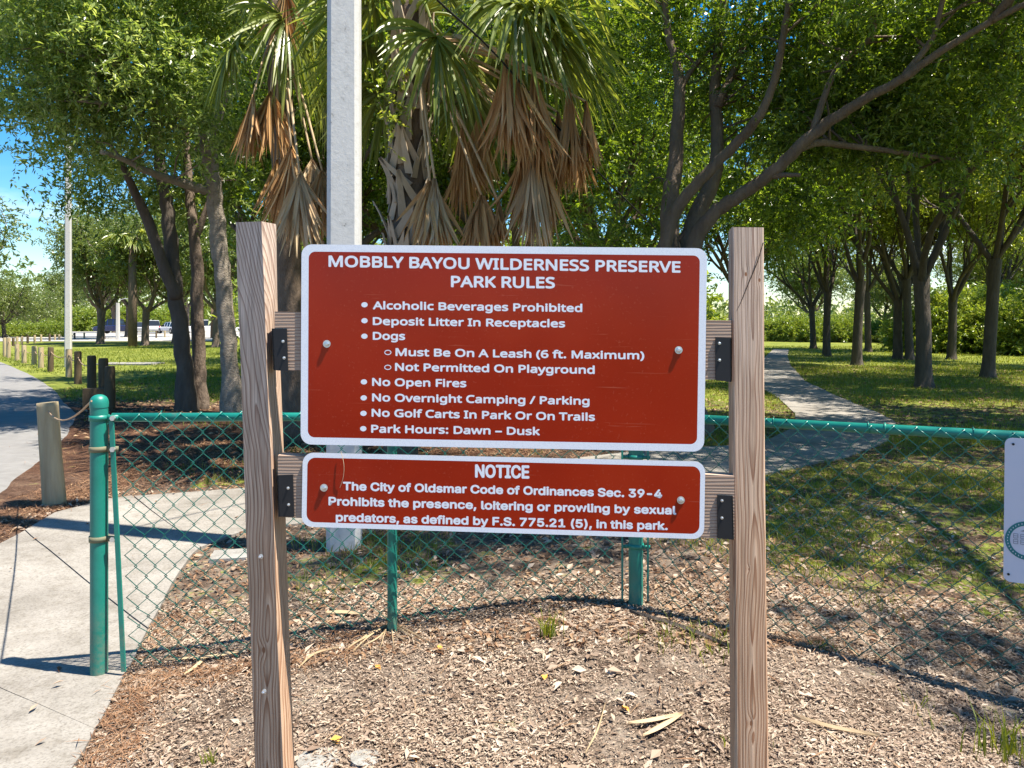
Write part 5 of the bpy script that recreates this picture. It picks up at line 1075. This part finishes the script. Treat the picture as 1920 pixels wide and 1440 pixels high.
stuff(mb.obj('leaf_litter', M['litter_dark']))['label'] = 'brown fallen leaves on the ground beyond the fence'
# pine needles: rusty drifts at the walk's edge and in the mulch
mb = MB()
def needles(cx_, cy_, sx, sy, n, seed, l=.09):
    rg = rs(seed); x = cx_+rg.normal(size=n)*sx; y = cy_+rg.normal(size=n)*sy; k = ~on_hard(x, y) | (rg.rand(n) < .15); x = x[k]; y = y[k]; flat_leaves(mb, x, y, rg, l*.5, l, .025, .05, .02, .25, 1)
for (px, py, sx, sy, n) in ((280, 1290, .08, .12, 700), (225, 1350, .05, .10, 700), (215, 1420, .05, .10, 700), (380, 1270, .12, .06, 700), (560, 1240, .12, .05, 450), (1500, 1210, .08, .04, 350), (330, 1170, .05, .1, 300), (90, 930, .12, .2, 1200), (30, 960, .1, .4, 1600), (640, 1200, .05, .04, 250)):
    g = G(px, py); needles(g[0], g[1], sx, sy, int(n*.6), int(px))
needles(-3.3, 6.2, .12, .9, 3000, 77); needles(-2.6, 7.6, .9, .8, 5000, 78, .14); needles(-3.5, 9.2, 1.6, 1.0, 4000, 79, .16)
stuff(mb.obj('pine_needles', M['needle']))['label'] = 'rusty red pine needles drifted along the sidewalk edge'
rg = rs(64); x, y, rg = scatter(2600, -1.7, 5, 1.9, 8, 64, None, .01); n = len(x); mb = MB(); flat_leaves(mb, x, y, rg, .04, .17, .02, .05, .02, .12, 2.0)
stuff(mb.obj('twig_litter', M['litter_dark']))['label'] = 'thin dry twigs strewn over the leaf litter'
# grass
def blades(mb, x, y, rg, h0, h1, w, lean=.5, tuft=1):
    n = len(x); a = rg.uniform(0, 2*pi, n); z = gh(x, y)-.004; h = h0+(h1-h0)*rg.rand(n)**1.5; lx_ = np.cos(a)*h*lean*rg.rand(n); ly_ = np.sin(a)*h*lean*rg.rand(n); b2 = rg.uniform(0, 2*pi, n); wx, wy = np.cos(b2)*w, np.sin(b2)*w
    p = np.stack([x, y, z], 1); s = np.stack([wx, wy, 0*wx], 1)*.5; m1 = p+np.stack([lx_*.35, ly_*.35, h*.6], 1); tip = p+np.stack([lx_, ly_, h], 1)
    mb.add(np.stack([p-s, p+s, m1+s*.7, tip, m1-s*.7], 1).reshape(-1, 3), (np.arange(n)[:, None]*5+np.array([[0, 1, 2, 4]])), (np.arange(n)[:, None]*5+np.array([[4, 2, 3]])))
mb = MB()
gd = lambda x, y: np.clip(1.8*(grass_amt(x, y)+1.3*(fbm(x*1.4+31, y*1.4, 3)-.5)-.30), 0, 1)
x, y, rg = scatter(210000, .2, 6.5, 2.1, 9.5, 21, gd); blades(mb, x, y, rg, .02, .075, .004, 1.0)
x, y, rg = scatter(60000, -3.3, .5, 3.0, 9.0, 22, gd); blades(mb, x, y, rg, .02, .08, .004, 1.0)
x, y, rg = scatter(150000, -9, 15, 9, 24, 23, gd); blades(mb, x, y, rg, .03, .09, .009, 1.0)
x, y, rg = scatter(60000, -22, 24, 20, 46, 24, gd); blades(mb, x, y, rg, .04, .11, .022, 1.0)
stuff(mb.obj('grass', M['grass']))['label'] = 'green grass scattered through the leaves and lawn'
# distinct tufts
def tuft(px, py, n, h, lab, spread=.03, seed=0, w=.005):
    g = G(px, py); rg = rs(seed+int(px)); mb = MB(); x = g[0]+rg.normal(size=n)*spread; y = g[1]+rg.normal(size=n)*spread*.6; blades(mb, x, y, rg, h*.5, h, w, .7); o = mb.obj('grass_tuft', M['grass'], loc=g); tag(o, lab, 'grass tuft')
tuft(1030, 1195, 46, .13, 'bright green grass tuft in the litter below the notice panel', .016)
tuft(1890, 1420, 60, .16, 'long green grass tuft at the lower right frame corner', .05)
tuft(1400, 1402, 24, .07, 'sparse grass tuft at the foot of the right wooden post', .03)
tuft(1540, 1215, 20, .05, 'small grass sprout right of the right wooden post', .03)
tuft(395, 1432, 14, .07, 'few grass blades left of the left wooden post foot', .01)
tuft(640, 1022, 160, .10, 'grass clump round the foot of the thick concrete pole', .13)
tuft(500, 880, 260, .11, 'bright grass patch beyond the sidewalk left of the sign', .35)
# dry sticks and frond scraps
def scrap(name, pts, w, th, mat, lab, cat):
    P = np.array([G(px, py) for px, py in pts]); P[:, 2] += .018; Ps, _ = smooth_poly(P, [1]*len(P), 4); T = norm(np.gradient(Ps, axis=0)); s = norm(np.cross(T, [0, 0, 1.])); k = np.sin(np.linspace(.15, pi-.1, len(Ps)))[:, None]; mb = MB(); V = []
    for i_ in range(len(Ps)): V += [Ps[i_]-s[i_]*w*k[i_]*.5, Ps[i_]+[0, 0, th], Ps[i_]+s[i_]*w*k[i_]*.5, Ps[i_]-[0, 0, .004]]
    n_ = len(Ps); mb.add(V, [[i_*4+j_, i_*4+(j_+1) % 4, i_*4+4+(j_+1) % 4, i_*4+4+j_] for i_ in range(n_-1) for j_ in range(4)]); g_ = P.mean(0); o = mb.obj(name, M[mat], loc=g_); tag(o, lab, cat)
scrap('frond_scrap', [(1178, 1368), (1225, 1360), (1282, 1349)], .022, .006, 'palm_pale', 'pale dry frond strip lying right of centre, upper of two', 'frond scrap')
scrap('frond_scrap', [(1205, 1392), (1240, 1372), (1280, 1350)], .022, .006, 'palm_pale', 'pale dry frond strip lying right of centre, lower of two', 'frond scrap')
scrap('frond_scrap', [(310, 1246), (390, 1240), (455, 1230)], .018, .006, 'palm_pale', 'tan dry frond strip in the needles near the tension bar', 'frond scrap')
scrap('frond_scrap', [(345, 1275), (370, 1255), (385, 1240)], .018, .006, 'palm_pale', 'short pale frond piece below the tan frond strip', 'frond scrap')
scrap('frond_scrap', [(610, 1158), (640, 1155), (680, 1160)], .030, .008, 'palm_pale', 'pale frond piece behind the fence below the notice panel', 'frond scrap')
scrap('stick', [(1486, 1353), (1560, 1375), (1650, 1392)], .012, .008, 'palm_pale', 'long dry stick right of the right wooden post', 'stick')
scrap('stick', [(1180, 1155), (1280, 1185), (1375, 1225)], .018, .010, 'bark_dark', 'dark curved root along the fence foot', 'root')
scrap('stick', [(1640, 1238), (1670, 1252), (1700, 1275)], .018, .008, 'palm_pale', 'short grey stick under the right fence span', 'stick')
scrap('stick', [(560, 1262), (590, 1235), (640, 1222)], .006, .006, 'palm_pale', 'thin curved twig right of the left wooden post', 'twig')
scrap('stick', [(1135, 1330), (1120, 1380), (1098, 1425)], .006, .006, 'palm_pale', 'thin twig left of the pale frond strips', 'twig')
rg = rs(55)
for k in range(9):
    a = -2.6+.32*k; g_ = np.array([730+0*k, 1180]); scrap('stick', [(733, 1176), (733+40*cos(a)*-1, 1190+14*rg.rand()), (733+(75+20*rg.rand())*cos(a)*-1, 1205+30*rg.rand())], .005, .004, 'palm_pale', 'straw stalk splayed at the foot of the slim fence post', 'straw')
for o in [o for o in bpy.data.objects if o.get('category') == 'straw']: o['group'] = 'straw stalks at the slim fence post'
# yellow fallen leaves
for (px, py, lab) in ((775, 1432, 'orange leaf at the bottom edge below the sign'), (822, 1222, 'yellow leaf below the slim fence post'), (1020, 1275, 'yellow leaf under the grass tuft'), (630, 1398, 'orange leaf on the concrete footing'), (706, 1256, 'yellow leaf between left post and centre'), (1172, 1336, 'orange leaf above the frond strips')):
    g = G(px, py); mb = MB(); rg = rs(px); flat_leaves(mb, np.array([g[0], g[0]+.004]), np.array([g[1], g[1]+.003]), rg, .035, .036, .5, .6, .02, .4); o = mb.obj('fallen_leaf', None, loc=g)
    if 'yl' not in M:
        m, t, b = newmat('yellow leaf'); b.inputs['Base Color'].default_value = (.62, .30, .05, 1); M['yl'] = m
    o.data.materials.append(M['yl']); tag(o, lab, 'leaf')
# concrete footings at the lower edge and a flat cover beyond the fence
for (px, py, r, lab) in ((597, 1428, .062, 'round grey concrete footing at the foot of the left wooden post'), (686, 1424, .045, 'smaller grey concrete patch right of the round footing')):
    g = G(px, py); mb = MB(); a = np.arange(20)/20*2*pi; rr_ = r*(1+.25*(fbm(a*1.1+px, a*0, 2)-.5)); V = [(g[0]+q*cos(t_), g[1]+q*sin(t_), g[2]+.008) for q, t_ in zip(rr_, a)]+[(g[0]+q*1.1*cos(t_), g[1]+q*1.1*sin(t_), g[2]-.03) for q, t_ in zip(rr_, a)]+[(g[0], g[1], g[2]+.011)]
    mb.add(V, [[k, 20+k, 20+(k+1) % 20, (k+1) % 20] for k in range(20)], [[40, k, (k+1) % 20] for k in range(20)]); o = mb.obj('concrete_footing', M['footing'], loc=g); tag(o, lab, 'footing')
g = G(432, 1046); mb = MB(); mb.box((0, 0, .012), (.10, .09, .012)); o = mb.obj('utility_cover', M['footing'], loc=None); o.location = g; o.rotation_euler = (0, 0, .2); tag(o, 'flat pale utility cover in the grass beside the sidewalk', 'cover')
g = G(245, 683); mb = MB(); mb.box((0, 0, .01), (.9, .5, .03)); o = mb.obj('utility_cover', M['footing']); o.location = g; tag(o, 'flat concrete cover lying on the sunny left lawn', 'cover')
nt_ = sum(len(o.data.polygons) for o in bpy.data.objects if o.type == 'MESH'); nu = sum(len(me.polygons) for me in bpy.data.meshes)
print('faces incl copies', nt_, 'unique', nu)
